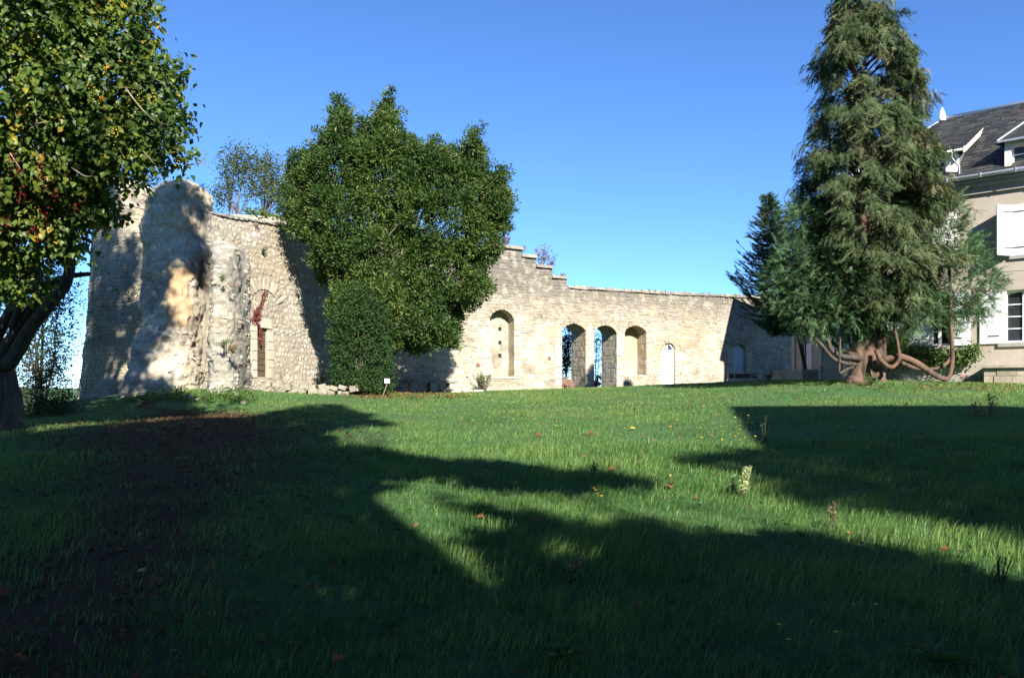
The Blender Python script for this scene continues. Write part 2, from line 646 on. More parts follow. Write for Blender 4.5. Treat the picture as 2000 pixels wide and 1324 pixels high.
def build_ground():
    xs = axis_lines(-36, 40, 0.4, 5000)
    ys = axis_lines(-26, 64, 0.4, 5000)
    X, Y = np.meshgrid(xs, ys)
    Z = zg(X, Y)
    n = (np.abs(X) < 40) & (Y < 60) & (Y > -20)
    Z = Z + np.where(n, 0.025 * np.sin(X * 1.7 + 2 * np.sin(Y * .9)) * np.sin(Y * 1.3 + X * .4), 0)
    ny, nx = X.shape
    i = np.arange(ny - 1)[:, None] * nx + np.arange(nx - 1)[None]
    q = np.stack([i, i + 1, i + nx + 1, i + nx], -1).reshape(-1, 4)
    m, nt, out = nodes('lawn_ground')
    pos, g = wpos(nt)
    n1 = noise_(nt, pos, 0.5, 5)
    n2 = noise_(nt, pos, 6, 6, 0.7)
    n3 = noise_(nt, pos, 40, 4, 0.7)
    at = N_(nt, 'ShaderNodeAttribute', attribute_name='tint')
    grass = ramp(nt, n2, [(0.25, (.032, .075, .026)), (0.55, (.068, .15, .052)), (0.8, (.105, .165, .07))])
    grass = mixc(nt, ramp(nt, n1, [(0.4, (0, 0, 0)), (0.75, (.5, .5, .5))]), grass, (.11, .12, .06))
    earth = ramp(nt, n3, [(0.3, (.035, .022, .012)), (0.55, (.085, .048, .024)), (0.75, (.14, .085, .045))])
    f = ramp(nt, math_(nt, 'ADD', at.outputs['Fac'], math_(nt, 'MULTIPLY', math_(nt, 'SUBTRACT', n2, 0.5), 0.9)), [(0.25, (0, 0, 0)), (0.8, (1, 1, 1))])
    c = mixc(nt, f, grass, earth)
    principled(nt, out, c, 1.0, math_(nt, 'ADD', n3, n2), 0.8, 0.05, 0.1)
    me = new_mesh('ground', np.stack([X, Y, Z], -1).reshape(-1, 3), [q], m, tint=path_w(X, Y).ravel(), smooth=True)
    put('ground', me, kind='structure')


build_ground()

# ------------------------------------------------------------------ right wall: stepped top, arches, doors
R0, tR, nR = np.array((-8.4, 38.7)), np.array((.8660, .5)), np.array((.5, -.8660))
L0, tL = np.array((-11.34, 30.7)), np.array((.34013, .94037))
nL = np.array((.94037, -.34013))


def frR(s, z, n=0.0):
    return (R0[0] + tR[0] * s + nR[0] * n, R0[1] + tR[1] * s + nR[1] * n, z)


def sR(px):
    k = (px - CX) / F
    return (8.4 + 38.7 * k) / (.866 - .5 * k)


def zR(px, py):
    return CZ - (py - HY) / F * (38.7 + .5 * sR(px))


def RP(px, py):
    return (sR(px), zR(px, py))


T3R, N3R, UP = np.array((*tR, 0)), np.array((*nR, 0)), np.array((0, 0, 1.0))
T3L, N3L = np.array((*tL, 0)), np.array((*nL, 0))


def build_right_wall():
    W = thing('ruined_wall', 'long ruined cream stone wall with stepped top, tall niche, arches and white door', 'wall', frR(12, zg1(*frR(12, 0)[:2])))
    top = [(-.55, zR(700, 470)), RP(700, 470), RP(870, 478), RP(985, 481), RP(1018, 482), RP(1018.5, 500), RP(1046.5, 501), RP(1047, 520), RP(1077, 521), RP(1077.5, 541),
           RP(1106.5, 542), RP(1107, 560), RP(1200, 566), RP(1300, 572), RP(1430, 578), RP(1545, 584), (36, zR(1545, 584))]
    prof = []
    for a, b in zip(top[:-1], top[1:]):
        k = max(1, int(abs(b[0] - a[0]) / 0.35))
        for i in range(k):
            t = i / k
            j = 0 if i == 0 else rng.normal(0, .035)
            prof.append((a[0] + (b[0] - a[0]) * t, a[1] + (b[1] - a[1]) * t + j))
    prof.append(top[-1])
    zb = 0.2
    outer = [(top[0][0] - 0.2, zb), (36, zb)] + prof[::-1]
    A1 = arch_poly(sR(1097), sR(1143.5), 0.9, zR(1120, 647), zR(1119, 631), 10, .35)
    A2 = arch_poly(sR(1160), sR(1204), 0.9, zR(1182, 652), zR(1181, 635), 10, .1)
    N3 = arch_poly(sR(1220), sR(1262), zR(1241, 732), zR(1241, 651), zR(1241, 636), 10, .1)
    D1 = arch_poly(sR(1293.5), sR(1318.5), 1.0, zR(1306, 684), zR(1306, 669.5), 10)
    NB = arch_poly(sR(956), sR(1004), zR(980, 735), zR(980, 630), zR(980, 604.5), 12)
    D2 = arch_poly(sR(1430.5), sR(1457.5), 1.0, zR(1444, 683), zR(1444, 672), 10)
    holes = [A1, A2, N3, D1, NB, D2]
    TH = 1.45
    mb = MB()
    prism(mb, outer, holes, frR, TH)
    put('wall_core', mb.mesh('wall_core', M_mortar_top), W)

    # back panels of the two niches, with three putlog holes in the tall one
    mb = MB()
    b = .62
    sa, sb = sR(956) - .1, sR(1004) + .1
    hol = []
    for py0, py1 in ((638, 645.5), (664.5, 672.5), (690, 698.5)):
        c = sR(987.5)
        hol.append([(c - .10, zR(987, py1)), (c + .10, zR(987, py1)), (c + .10, zR(987, py0)), (c - .10, zR(987, py0))])
    fb = lambda s, z, n=0.0: frR(s, z, n - b)
    prism(mb, [(sa, zR(980, 736)), (sb, zR(980, 736)), (sb, zR(980, 603)), (sa, zR(980, 603))], hol, fb, .5)
    put('niche_back', mb.mesh('niche_back', M_plaster), W)
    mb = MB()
    mb.box(fb(sa, zR(980, 736), -.5), T3R * (sb - sa), UP * (zR(980, 603) - zR(980, 736)), -N3R * .05)  # dark sheet stands in for the shade in the holes
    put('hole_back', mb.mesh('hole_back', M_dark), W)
    b2 = .85
    mb = MB()
    mb.box(frR(sR(1220) - .1, zR(1241, 733), -b2), T3R * (sR(1262) - sR(1220) + .2), UP * (zR(1241, 634) - zR(1241, 733)), -N3R * .3)
    put('niche_back', mb.mesh('niche_back', M_mortar), W)
    # sills
    for p0, p1, py in ((1218, 1256, 732), (958, 1004, 735)):
        mb = MB()
        c = (p0 + p1) / 2
        mb.box(frR(sR(p0), zR(c, py + 4.5), -.5), T3R * (sR(p1) - sR(p0)), N3R * .57, UP * (zR(c, py) - zR(c, py + 4.5)))
        put('window_sill', mb.mesh('sill', M_dress), W)

    # face stones
    def blocked(c, mx=.5):
        bad = np.zeros(len(c), bool)
        for h in holes:
            for fx in (-.45, 0, .45):
                for fy in (-.45, 0, .45):
                    bad |= inpoly(c[:, 0] + fx * c[:, 2], c[:, 1] + fy * c[:, 3], h)
        for fx in (-.48, .48):
            bad |= ~inpoly(c[:, 0] + fx * c[:, 2], c[:, 1] + .5 * c[:, 3], outer)
        return bad

    cells = []                                     # built and patched in many campaigns: every patch has its own coursing
    s_ = 0.0
    while s_ < 36:
        ds = rng.uniform(1.1, 2.6)
        z_ = .9 - rng.uniform(0, .4)
        while z_ < 12:
            dz = rng.uniform(.7, 1.9)
            hm = rng.uniform(.085, .17)
            wm = rng.uniform(.14, .30)
            q = courses(s_, s_ + ds, z_, z_ + dz - hm * .7, hm, hm * rng.uniform(1.25, 1.8), wm, wm * 2.1, .012, .016)
            q[:, 0] += rng.normal(0, .01, len(q))
            cells.append(q[(q[:, 0] > s_ - .1) & (q[:, 0] < s_ + ds)])
            z_ += dz
        s_ += ds
    ca = np.concatenate(cells)
    keep = ~blocked(ca)
    keep &= rng.random(len(ca)) < .93
    # bigger blocks low down and at the piers between the arches
    ca = ca[keep]
    px_s = np.array([frR(s, 0)[0] / frR(s, 0)[1] for s in ca[:, 0]]) * F + CX
    vis = (px_s > 890) & (px_s < 1550)
    pos = np.array([frR(a, z, 0.0) for a, z in ca[:, :2]])
    t = rng.uniform(.004, .036, len(ca)) ** 1.0
    left = ca[:, 0] < sR(957)
    for sel, kind, nm in ((left, 'rubble', 60), (~left, 'block', 240)):
        pf = np.where(vis, 1.0, .05)[sel] * ca[sel, 2] * ca[sel, 3] / (pos[sel, 1] ** 2)
        stones(W, pos[sel], T3R, UP, N3R, ca[sel, 2], ca[sel, 3], t[sel], kind, M_stone_top, nm, pf, spin=.03)
    # voussoirs and jambs
    av, au, at_, an, aw, ah, ath = [], [], [], [], [], [], []
    for h, wv, dep in ((A1, .30, .05), (A2, .30, .05), (N3, .28, .05), (D1, .42, .06), (NB, .3, .045), (D2, .34, .05)):
        arc = np.array(h[2:])
        seg = np.vstack([arc])
        L = np.concatenate([[0], np.cumsum(np.linalg.norm(np.diff(seg, axis=0), axis=1))])
        nst = max(5, int(L[-1] / .24))
        for i in range(nst):
            l = (i + .5) / nst * L[-1]
            s_, z_ = np.interp(l, L, seg[:, 0]), np.interp(l, L, seg[:, 1])
            l2 = min(l + .02, L[-1])
            tx, tz = np.interp(l2, L, seg[:, 0]) - s_, np.interp(l2, L, seg[:, 1]) - z_
            q = math.hypot(tx, tz) or 1
            tx, tz = tx / q, tz / q
            nx, nz = tz, -tx              # outwards from the opening
            av.append(frR(s_ + nx * wv / 2, z_ + nz * wv / 2, 0.004))
            at_.append(-(T3R * tx + UP * tz))
            au.append(-(T3R * nx + UP * nz))
            aw.append(L[-1] / nst - .015)
            ah.append(wv)
            ath.append(dep)
    at_, au = nrm(np.array(at_)), nrm(np.array(au))
    stones(W, np.array(av), at_, au, np.cross(at_, au), np.array(aw), np.array(ah), np.array(ath), 'block', M_dress, 120, name='arch_stone')
    jp, jw, jh, jt = [], [], [], []
    for h in holes:
        for side in (0, 1):
            x = h[0][0] if side == 0 else h[1][0]
            z = max(h[0][1], 1.3) if h[0][1] < 1.2 else h[0][1]
            while z < h[2][1] - .1:
                hh = rng.uniform(.24, .4)
                ww = rng.uniform(.28, .55)
                jp.append(frR(x + (-1 if side == 0 else 1) * ww / 2, z + hh / 2, 0.004))
                jw.append(ww)
                jh.append(hh - .015)
                jt.append(rng.uniform(.035, .05))
                z += hh
    stones(W, np.array(jp), T3R, UP, N3R, np.array(jw), np.array(jh), np.array(jt), 'block', M_dress, 120, name='jamb_stone')
    # reveals that face the camera: coursed blocks on the right-hand jambs
    for px, z0, z1, dd in ((1143.5, 1.3, zR(1143, 649), TH), (1204, 1.3, zR(1204, 654), TH), (1262, zR(1262, 731), zR(1262, 652), b2)):
        s0 = sR(px)
        cc = courses(0, dd, z0, z1, .22, .36, .28, .55, .018, .0)
        cc = cc[(cc[:, 0] - cc[:, 2] / 2 > -.05) & (cc[:, 0] + cc[:, 2] / 2 < dd + .05)]
        p = np.array([frR(s0, z, -n_) for n_, z in cc[:, :2]])
        stones(W, p, N3R, UP, -T3R, cc[:, 2], cc[:, 3], rng.uniform(.004, .016, len(cc)), 'block', M_stone, 60, name='reveal_stone', spin=.02)
    # red and grey single stones that catch the eye
    for px, py, w, h, m in ((1072.5, 699.5, .24, .22, M_redstone), (933, 713, .28, .22, M_redstone), (1057, 617, .16, .14, M_redstone)):
        s_, z_ = RP(px, py)
        stones(W, np.array([frR(s_, z_, .012)]), T3R, UP, N3R, [w], [h], [.05], 'rubble', m, 1, name='red_stone')
    # coping on the low run and caps on the steps
    cs = []
    s = sR(1109)
    while s < 36:
        ww = rng.uniform(.3, .6)
        px = F * frR(s + ww / 2, 0)[0] / frR(s + ww / 2, 0)[1] + CX
        z = np.interp(s + ww / 2, [q[0] for q in top], [q[1] for q in top])
        cs.append((s + ww / 2, z, ww - .02))
        s += ww
    cs = np.array(cs)
    stones(W, np.array([frR(a, z - .02, -.3) for a, z, _ in cs]), T3R, -N3R, UP, cs[:, 2], .82, rng.uniform(.07, .14, len(cs)), 'block', M_plaster_grey, 80, name='coping_stone')
    for (a, b_) in ((RP(1018.5, 500), RP(1046.5, 500)), (RP(1047, 520), RP(1077, 520)), (RP(1077.5, 541), RP(1106.5, 541)), (RP(975, 482), RP(1018, 482))):
        w_ = b_[0] - a[0]
        stones(W, np.array([frR((a[0] + b_[0]) / 2, a[1], -.3)]), T3R, -N3R, UP, [w_ * 1.03], [.9], [.1], 'block', M_plaster_grey, 1, name='step_cap')

    # doors: white boarded door with fanlight, blue-grey arched door in the shade
    for (p0, p1, zs, za, fan, mat, rec) in ((1293.5, 1318.5, zR(1306, 684), zR(1306, 669.5), True, M_white, .16), (1430.5, 1457.5, zR(1444, 683), zR(1444, 672), False, M_doorblue, .16)):
        s0, s1 = sR(p0), sR(p1)
        pl = arch_poly(s0 + .01, s1 - .01, 1.2, zs, za - .02, 12)
        fd = lambda s, z, n=0.0: frR(s, z, n - rec)
        D = MB()
        if fan:
            D.box(fd(s0, zs - .07), T3R * (s1 - s0), UP * .1, N3R * .05)
            ring_o = arch_poly(s0 + .01, s1 - .01, zs, zs + .01, za - .015, 12)[2:]
            c = (s0 + s1) / 2
            for a, b_ in zip(ring_o[:-1], ring_o[1:]):
                ai = (c + (a[0] - c) * .80, zs + (a[1] - zs) * .80)
                bi = (c + (b_[0] - c) * .80, zs + (b_[1] - zs) * .80)
                q = [fd(*a, .04), fd(*b_, .04), fd(*bi, .04), fd(*ai, .04), fd(*a, -.02), fd(*b_, -.02), fd(*bi, -.02), fd(*ai, -.02)]
                D.add(q, [[[0, 1, 2, 3], [7, 6, 5, 4], [0, 4, 5, 1], [2, 6, 7, 3]]])
            D.box(fd(c - .025, zs), T3R * .05, UP * (za - zs - .05), N3R * .04)
            door = put('door', D.mesh('door', mat), W)
            gl = MB()
            gl.box(fd(s0 + .03, zs, -.03), T3R * (s1 - s0 - .06), UP * (za - zs - .04), N3R * .01)
            put('fanlight', gl.mesh('fanlight', plain_mat('fanlight_glass', (.05, .05, .10), .1, spec=.6)), door)
            gl = MB()
            gl.box(fd(s0 + .06, zs + .02, -.02), T3R * (c - s0 - .09), UP * (za - zs) * .68, N3R * .015)
            put('board', gl.mesh('board', plain_mat('pale_ochre_board', (.5, .33, .2), .7)), door)
            ztop = zs - .07
        else:
            prism(D, arch_poly(s0 + .01, s1 - .01, zs - .45, zs, za - .02, 12), [], fd, .05)
            door = put('door', D.mesh('door', mat), W)
            ztop = zs - .46
        nb = 5
        wb = (s1 - s0 - .02) / nb
        for i in range(nb):
            k = MB()
            k.box(fd(s0 + .01 + i * wb + .004, 1.2, -.02), T3R * (wb - .008), UP * (ztop - 1.2), N3R * (.035 + .004 * (i % 2)))
            put('plank', k.mesh('plank', mat), door)
        k = MB()
        k.box(fd(s1 - .2, zs - 1.2, .02), T3R * .07, UP * .07, N3R * .06)
        put('door_lock', k.mesh('lock', M_iron), door)
    return W


RW = build_right_wall()


# ------------------------------------------------------------------ left wall with the small door
def frL(s, z, n=0.0):
    return (L0[0] + tL[0] * s + nL[0] * n, L0[1] + tL[1] * s + nL[1] * n, z)


def sL(px):
    k = (px - CX) / F
    return (30.7 * k + 11.34) / (.34013 - .94037 * k)


def zL(px, py):
    return CZ - (py - HY) / F * (30.7 + .94037 * sL(px))


def build_left_wall():
    W = thing('rubble_wall', 'pale rubble wall with rounded stones and a small brown door beside the tall buttress', 'wall', frL(3, zg1(*frL(3, 0)[:2])))
    top = [(-.6, zL(420, 416) - .0), (0, zL(420, 416)), (sL(440), zL(440, 421)), (sL(500), zL(500, 430)), (sL(560), zL(560, 441)), (sL(600), zL(600, 450)), (9.2, zL(600, 450) + .1)]
    prof = []
    for a, b in zip(top[:-1], top[1:]):
        for i in range(6):
            t = i / 6
            prof.append((a[0] + (b[0] - a[0]) * t, a[1] + (b[1] - a[1]) * t + rng.normal(0, .02)))
    prof.append(top[-1])
    outer = [(-.6, .4), (9.2, .4)] + prof[::-1]
    s0, s1 = sL(502), sL(523)
    zb, zt = zL(512, 736), zL(512, 641)
    hole = [(s0, zb), (s1, zb), (s1, zt), (s0, zt)]
    mb = MB()
    prism(mb, outer, [hole], frL, 1.1)
    put('wall_core', mb.mesh('wall_core', M_mortar_left), W)
    ca = courses(-.6, 9.2, 1.0, 10, .13, .27, .13, .36, .03, .04)
    bad = np.zeros(len(ca), bool)
    big = [(s0 - .3, zb - .1), (s1 + .3, zb - .1), (s1 + .3, zt + .45), (s0 - .3, zt + .45)]
    for fx in (-.5, 0, .5):
        for fy in (-.5, 0, .5):
            bad |= inpoly(ca[:, 0] + fx * ca[:, 2], ca[:, 1] + fy * ca[:, 3], big)
            bad |= ~inpoly(ca[:, 0] + fx * ca[:, 2], ca[:, 1] + fy * ca[:, 3], outer)
    ca = ca[~bad]
    sc = np.where(rng.random(len(ca)) < .25, rng.uniform(.5, .8, len(ca)), rng.uniform(.85, 1.1, len(ca)))
    ca[:, 2] *= sc
    ca[:, 3] *= rng.uniform(.8, 1.12, len(ca))
    ca[:, 0] += rng.normal(0, .03, len(ca))
    pos = np.array([frL(a, z, 0) for a, z in ca[:, :2]])
    pf = np.where(ca[:, 0] < 6.2, 1, .05) * ca[:, 2] * ca[:, 3] / pos[:, 1] ** 2
    stones(W, pos, T3L, UP, N3L, ca[:, 2], ca[:, 3], rng.uniform(.006, .022, len(ca)), 'rubble', M_stone_left, 300, pf, spin=.25)
    # relieving arch of narrow stones above the door
    c = (s0 + s1) / 2 + .1
    zc = zL(530, 605)
    av, at_, au = [], [], []
    for a in np.linspace(math.radians(25), math.radians(155), 11):
        r = 1.15
        av.append(frL(c + r * math.cos(a), zc + r * math.sin(a) * .9, .01))
        at_.append(-T3L * math.sin(-a) * -1 * -1 + UP * -math.cos(a))
        au.append(T3L * math.cos(a) + UP * math.sin(a))
    au = nrm(np.array(au))
    at_ = nrm(np.cross(au, N3L[None]))
    stones(W, np.array(av), at_, au, N3L, .17, .5, .05, 'block', M_stone_left, 20, name='arch_stone')
    # lintel and jambs in dressed stone, planked door set back
    pcs = [((s0 + s1) / 2, zt + .2, s1 - s0 + .5, .4)]
    for side, x in ((-1, s0), (1, s1)):
        z = zb - .05
        while z < zt - .12:
            hh = rng.uniform(.3, .5)
            ww = rng.uniform(.26, .42)
            pcs.append((x + side * ww / 2, z + hh / 2, ww, hh - .012))
            z += hh
    pcs = np.array(pcs)
    stones(W, np.array([frL(a, z, 0.004) for a, z in pcs[:, :2]]), T3L, UP, N3L, pcs[:, 2], pcs[:, 3], .028, 'block', M_dress, 30, name='jamb_stone')
    d = MB()
    d.box(frL(s0, zb, -.22), T3L * (s1 - s0), UP * (zt - zb), N3L * .05)
    door = put('door', d.mesh('door', M_wood), W)
    nb = 8
    hb = (zt - zb) / nb
    for i in range(nb):
        k = MB()
        k.box(frL(s0 + .02, zb + i * hb + .012, -.165), T3L * (s1 - s0 - .04), UP * (hb - .024), N3L * (.05 + .012 * (i % 2)))
        put('plank', k.mesh('plank', M_wood), door)
    # flat stones along the top
    cs, s = [], -.2
    while s < 9:
        ww = rng.uniform(.25, .5)
        cs.append((s + ww / 2, np.interp(s + ww / 2, [q[0] for q in top], [q[1] for q in top]), ww))
        s += ww
    cs = np.array(cs)
    stones(W, np.array([frL(a, z - .03, -.28) for a, z, _ in cs]), T3L, -N3L, UP, cs[:, 2], .7, rng.uniform(.04, .09, len(cs)), 'block', M_plaster_grey, 40, name='coping_stone')
    return W


LW = build_left_wall()

# wall seen over the left wall, its top overgrown
def build_back_wall():
    a, b = P(455, 420, 43), P(650, 445, 45)
    z0, z1 = 0.0, P(480, 418, 43)[2]
    W = thing('back_wall', 'short pale wall end rising behind the rubble wall with greenery on its top', 'wall', (*((a + b) / 2)[:2], 1.0))
    t = nrm((b - a) * [1, 1, 0])
    n = np.array((t[1], -t[0], 0))
    Lg = np.linalg.norm((b - a)[:2])
    mb = MB()
    mb.box((a[0], a[1], z0), t * Lg, -n * 1.0, UP * (z1 - z0))
    put('wall_core', mb.mesh('core', M_mortar), W)
    ca = courses(0, Lg, 7.0, z1, .16, .26, .25, .5, .02, .01)
    ca = ca[(ca[:, 1] + ca[:, 3] / 2 < z1 + .04) & (ca[:, 0] + ca[:, 2] / 2 < Lg) & (ca[:, 0] > .1)]
    pos = np.array([np.array((a[0], a[1], 0)) + t * s + UP * z for s, z in ca[:, :2]])
    stones(W, pos, t, UP, n, ca[:, 2], ca[:, 3], rng.uniform(.015, .04, len(ca)), 'block', M_stone, 90, spin=.03)
    return W


build_back_wall()


# ------------------------------------------------------------------ lofted masses: tower, tall buttress, low buttress
def loft(levels, nz, nu, e=2.6, rough=.06, rscale=1.3, seed=0, close=True, flat_top=False):
    """levels: rows of (z, xc, yc, half width, half depth); superellipse rings, lumpy surface; returns grid of points"""
    L = np.array(levels, float)
    zz = np.linspace(L[0, 0], L[-1, 0], nz)
    prm = np.stack([np.interp(zz, L[:, 0], L[:, k]) for k in range(1, 5)], -1)
    # soften
    for _ in range(2):
        prm[1:-1] = (prm[:-2] + 2 * prm[1:-1] + prm[2:]) / 4
    u = np.arange(nu) / nu * 2 * math.pi
    c, s = np.cos(u), np.sin(u)
    ex = np.sign(c) * np.abs(c) ** (2 / e)
    ey = np.sign(s) * np.abs(s) ** (2 / e)
    X = prm[:, 0:1] + prm[:, 2:3] * ex
    Y = prm[:, 1:2] + prm[:, 3:4] * ey
    Z = np.broadcast_to(zz[:, None], X.shape)
    Pt = np.stack([X, Y, Z], -1)
    d = np.array([[noise.fractal(Vector((p[0] * rscale + seed, p[1] * rscale, p[2] * rscale)), 1.0, 2.0, 4) for p in row] for row in Pt])
    d += .45 * np.array([[noise.fractal(Vector((p[0] * rscale * 5 + seed, p[1] * rscale * 5, p[2] * rscale * 5)), 1.0, 2.0, 3) for p in row] for row in Pt])
    out = np.stack([ex, ey], -1)
    out = out / np.linalg.norm(out, axis=1, keepdims=True)
    Pt = Pt + np.concatenate([out, np.zeros((nu, 1))], 1)[None] * (d * rough)[..., None]
    return Pt


def loft_mesh(name, Pt, mat):
    nz, nu, _ = Pt.shape
    i = np.arange(nz - 1)[:, None] * nu
    j = np.arange(nu)[None]
    q = np.stack([i + j, i + (j + 1) % nu, i + nu + (j + 1) % nu, i + nu + j], -1).reshape(-1, 4)
    topc = Pt[-1].mean(0) + [0, 0, .05]
    V = np.vstack([Pt.reshape(-1, 3), topc])
    t = np.stack([(nz - 1) * nu + np.arange(nu), (nz - 1) * nu + (np.arange(nu) + 1) % nu, np.full(nu, nz * nu)], -1)
    return new_mesh(name, V, [q, t], mat, smooth=True)


def loft_stones(Pt, wmin, wmax, hmin, hmax, keep):
    """stones laid in courses on a lofted surface, only where it faces the camera"""
    nz, nu, _ = Pt.shape
    pos, T, U, N, w, h = [], [], [], [], [], []
    z = Pt[0, 0, 2]
    z1 = Pt[-1, 0, 2]
    while z < z1 - .05:
        hh = rng.uniform(hmin, hmax)
        fz = (z + hh / 2 - Pt[0, 0, 2]) / (z1 - Pt[0, 0, 2]) * (nz - 1)
        k = min(int(fz), nz - 2)
        ring = Pt[k] + (Pt[k + 1] - Pt[k]) * (fz - k)
        nxt = Pt[min(k + 2, nz - 1)]
        seg = np.linalg.norm(np.roll(ring, -1, 0) - ring, axis=1)
        cum = np.concatenate([[0], np.cumsum(seg)])
        ringc = np.vstack([ring, ring[:1]])
        nxtc = np.vstack([nxt, nxt[:1]])
        s = rng.uniform(0, wmax)
        while s < cum[-1] - wmax:
            ww = rng.uniform(wmin, wmax)
            m = s + ww / 2
            p = np.array([np.interp(m, cum, ringc[:, i]) for i in range(3)])
            p0 = np.array([np.interp(m - ww * .4, cum, ringc[:, i]) for i in range(3)])
            p1 = np.array([np.interp(m + ww * .4, cum, ringc[:, i]) for i in range(3)])
            pu = np.array([np.interp(m, cum, nxtc[:, i]) for i in range(3)])
            t = nrm(p1 - p0)
            up = nrm(pu - p)
            n = nrm(np.cross(t, up))
            up = np.cross(n, t)
            view = np.array((0, 0, CZ)) - p
            if n @ view > 0 and keep(p):
                pos.append(p)
                T.append(t)
                U.append(up)
                N.append(n)
                w.append(ww - .02)
                h.append(hh - .02)
            s += ww
        z += hh
    return [np.array(q) for q in (pos, T, U, N, w, h)]


def lv(pxl, pxr, py, d, yc, hd):
    """a loft level from its left and right edge in the photograph at depth d"""
    z = P(0, py, d)[2]
    # the left silhouette is the near corner, the right one the far corner
    a, b = P(pxl, py, yc - .6 * hd), P(pxr, py, yc + .55 * hd)
    return (z, (a[0] + b[0]) / 2, yc, (b[0] - a[0]) / 2, hd)


def build_tower():
    z0 = .3
    W = thing('round_tower', 'old round stone tower stub in dappled shade at the far left of the ruins', 'tower', (-14.2, 35, zg1(-14.2, 33)))
    lev = [(z0, -14.65, 35, 4.0, 4.0), (zg1(-17, 33) + .1, -14.65, 35, 3.75, 3.75), (3.2, -14.65, 35, 3.5, 3.5), (5.5, -14.65, 35, 3.35, 3.35), (P(0, 424, 32)[2], -14.65, 35, 3.2, 3.2)]
    Pt = loft(lev, 60, 120, 2.0, .07, 1.2, 3)
    put('tower_core', loft_mesh('tower_core', Pt, M_tower_core), W)
    st = loft_stones(Pt, .14, .40, .10, .21, lambda p: rng.random() < .9 and p[0] < -12.5)
    sc = rng.uniform(.6, 1.08, len(st[4]))
    stones(W, *st[:4], st[4] * sc, st[5] * rng.uniform(.7, 1.15, len(sc)), rng.uniform(.008, .032, len(st[4])), 'rubble', M_tower, 300, spin=.14)
    # string course and set-back upper part
    zc = lev[-1][0]
    sc_ = MB()
    an = np.linspace(math.radians(206), math.radians(262), 15)
    for a0, a1 in zip(an[:-1], an[1:]):
        q = [np.array((-14.65 + r * math.cos(a), 35 + r * math.sin(a), z)) for z in (zc + .02, zc + .27) for a, r in ((a0, 2.9), (a1, 2.9), (a1, 3.45), (a0, 3.45))]
        sc_.add(q, [np.array([[3, 2, 1, 0], [4, 5, 6, 7], [0, 1, 5, 4], [2, 3, 7, 6], [1, 2, 6, 5], [3, 0, 4, 7]])])
    put('string_course', sc_.mesh('string_course', M_plaster_grey), W)
    z2 = P(0, 351, 32.4)[2]
    up = loft([(zc, -16.2, 34.2, 1.2, 2.3), (z2 - .25, -16.2, 34.2, 1.15, 2.3), (z2, -16.25, 34.2, 1.05, 2.2)], 24, 60, 3.2, .06, 1.5, 9)
    put('parapet', loft_mesh('parapet', up, M_plaster), W)
    st = loft_stones(up, .25, .5, .18, .3, lambda p: rng.random() < .6)
    stones(W, *st[:4], st[4], st[5], rng.uniform(.015, .035, len(st[4])), 'block', M_stone, 60, name='parapet_stone')
    return W


build_tower()


def build_buttress():
    d = 29.0
    W = thing('tall_buttress', 'tall weathered buttress with rounded top and flaring foot left of the rubble wall', 'buttress', P(340, 768, 29.5))
    yc = 30.7
    lev = [lv(222, 445, 790, 28.6, yc, 2.5), lv(240, 436, 765, 28.6, yc, 2.4), lv(258, 430, 700, 28.8, yc, 2.15), lv(274, 426, 620, d, yc, 1.95), lv(277, 424, 540, d, yc, 1.8),
           lv(276, 422, 470, d, yc, 1.7), lv(277, 420, 415, d, yc, 1.65), lv(285, 416, 385, d, yc, 1.6), lv(298, 413, 365, d, yc, 1.5), lv(318, 410, 352, d, yc, 1.4), lv(340, 404, 344, d, yc, 1.2), lv(358, 395, 341, d, yc, .9)]
    Pt = loft(lev, 120, 140, 3.2, .20, .9, 21)
    put('buttress_core', loft_mesh('buttress_core', Pt, M_plaster), W)

    def keep(p):
        n1 = noise.fractal(Vector((p[0] * .8 + 5, p[1] * .8, p[2] * .8)), 1, 2, 3)
        px = CX + F * p[0] / p[1]
        py = HY - F * (p[2] - CZ) / p[1]
        if 320 < px < 365 and 510 < py < 640:
            return False                                    # the bare tan patch of render
        return n1 > .02 and rng.random() < .75
    st = loft_stones(Pt, .12, .34, .09, .22, keep)
    sc = rng.uniform(.6, 1.0, len(st[4]))
    stones(W, *st[:4], st[4] * sc, st[5] * rng.uniform(.7, 1, len(sc)), rng.uniform(.004, .022, len(sc)), 'rubble', M_stone_left, 300, spin=.2)
    # tan patch of fresher render
    i0 = [k for k in range(120) if 520 < HY - F * (Pt[k, 0, 2] - CZ) / 28.9 < 640]
    cols = [j for j in range(140) if Pt[50, j, 1] < 30.0 and 322 < CX + F * Pt[50, j, 0] / Pt[50, j, 1] < 372]
    if i0 and cols:
        k0, k1 = min(i0), max(i0)
        cols = sorted(cols)
        g = Pt[k0:k1 + 1][:, cols]
        wv = np.array([[noise.noise(Vector((a * .2, 3, 0))), noise.noise(Vector((a * .2, 9, 0)))] for a in range(g.shape[0])])
        V = g + np.array((.012, -.03, 0))
        V[:, 0, 0] += wv[:, 0] * .25
        V[:, -1, 0] += wv[:, 1] * .25
        ny, nx = V.shape[:2]
        i = np.arange(ny - 1)[:, None] * nx + np.arange(nx - 1)[None]
        V[0] -= (0, -.06, 0)
        V[-1] -= (0, -.06, 0)
        V[:, 0] -= (0, -.06, 0)
        V[:, -1] -= (0, -.06, 0)
        q = np.stack([i, i + 1, i + nx + 1, i + nx], -1).reshape(-1, 4)
        put('render_patch', new_mesh('render_patch', V.reshape(-1, 3), [q], plain_mat('tan_render', (.36, .25, .15), .95, .12, 5, spec=.1, bump=.3), smooth=True), W)
    return W


build_buttress()


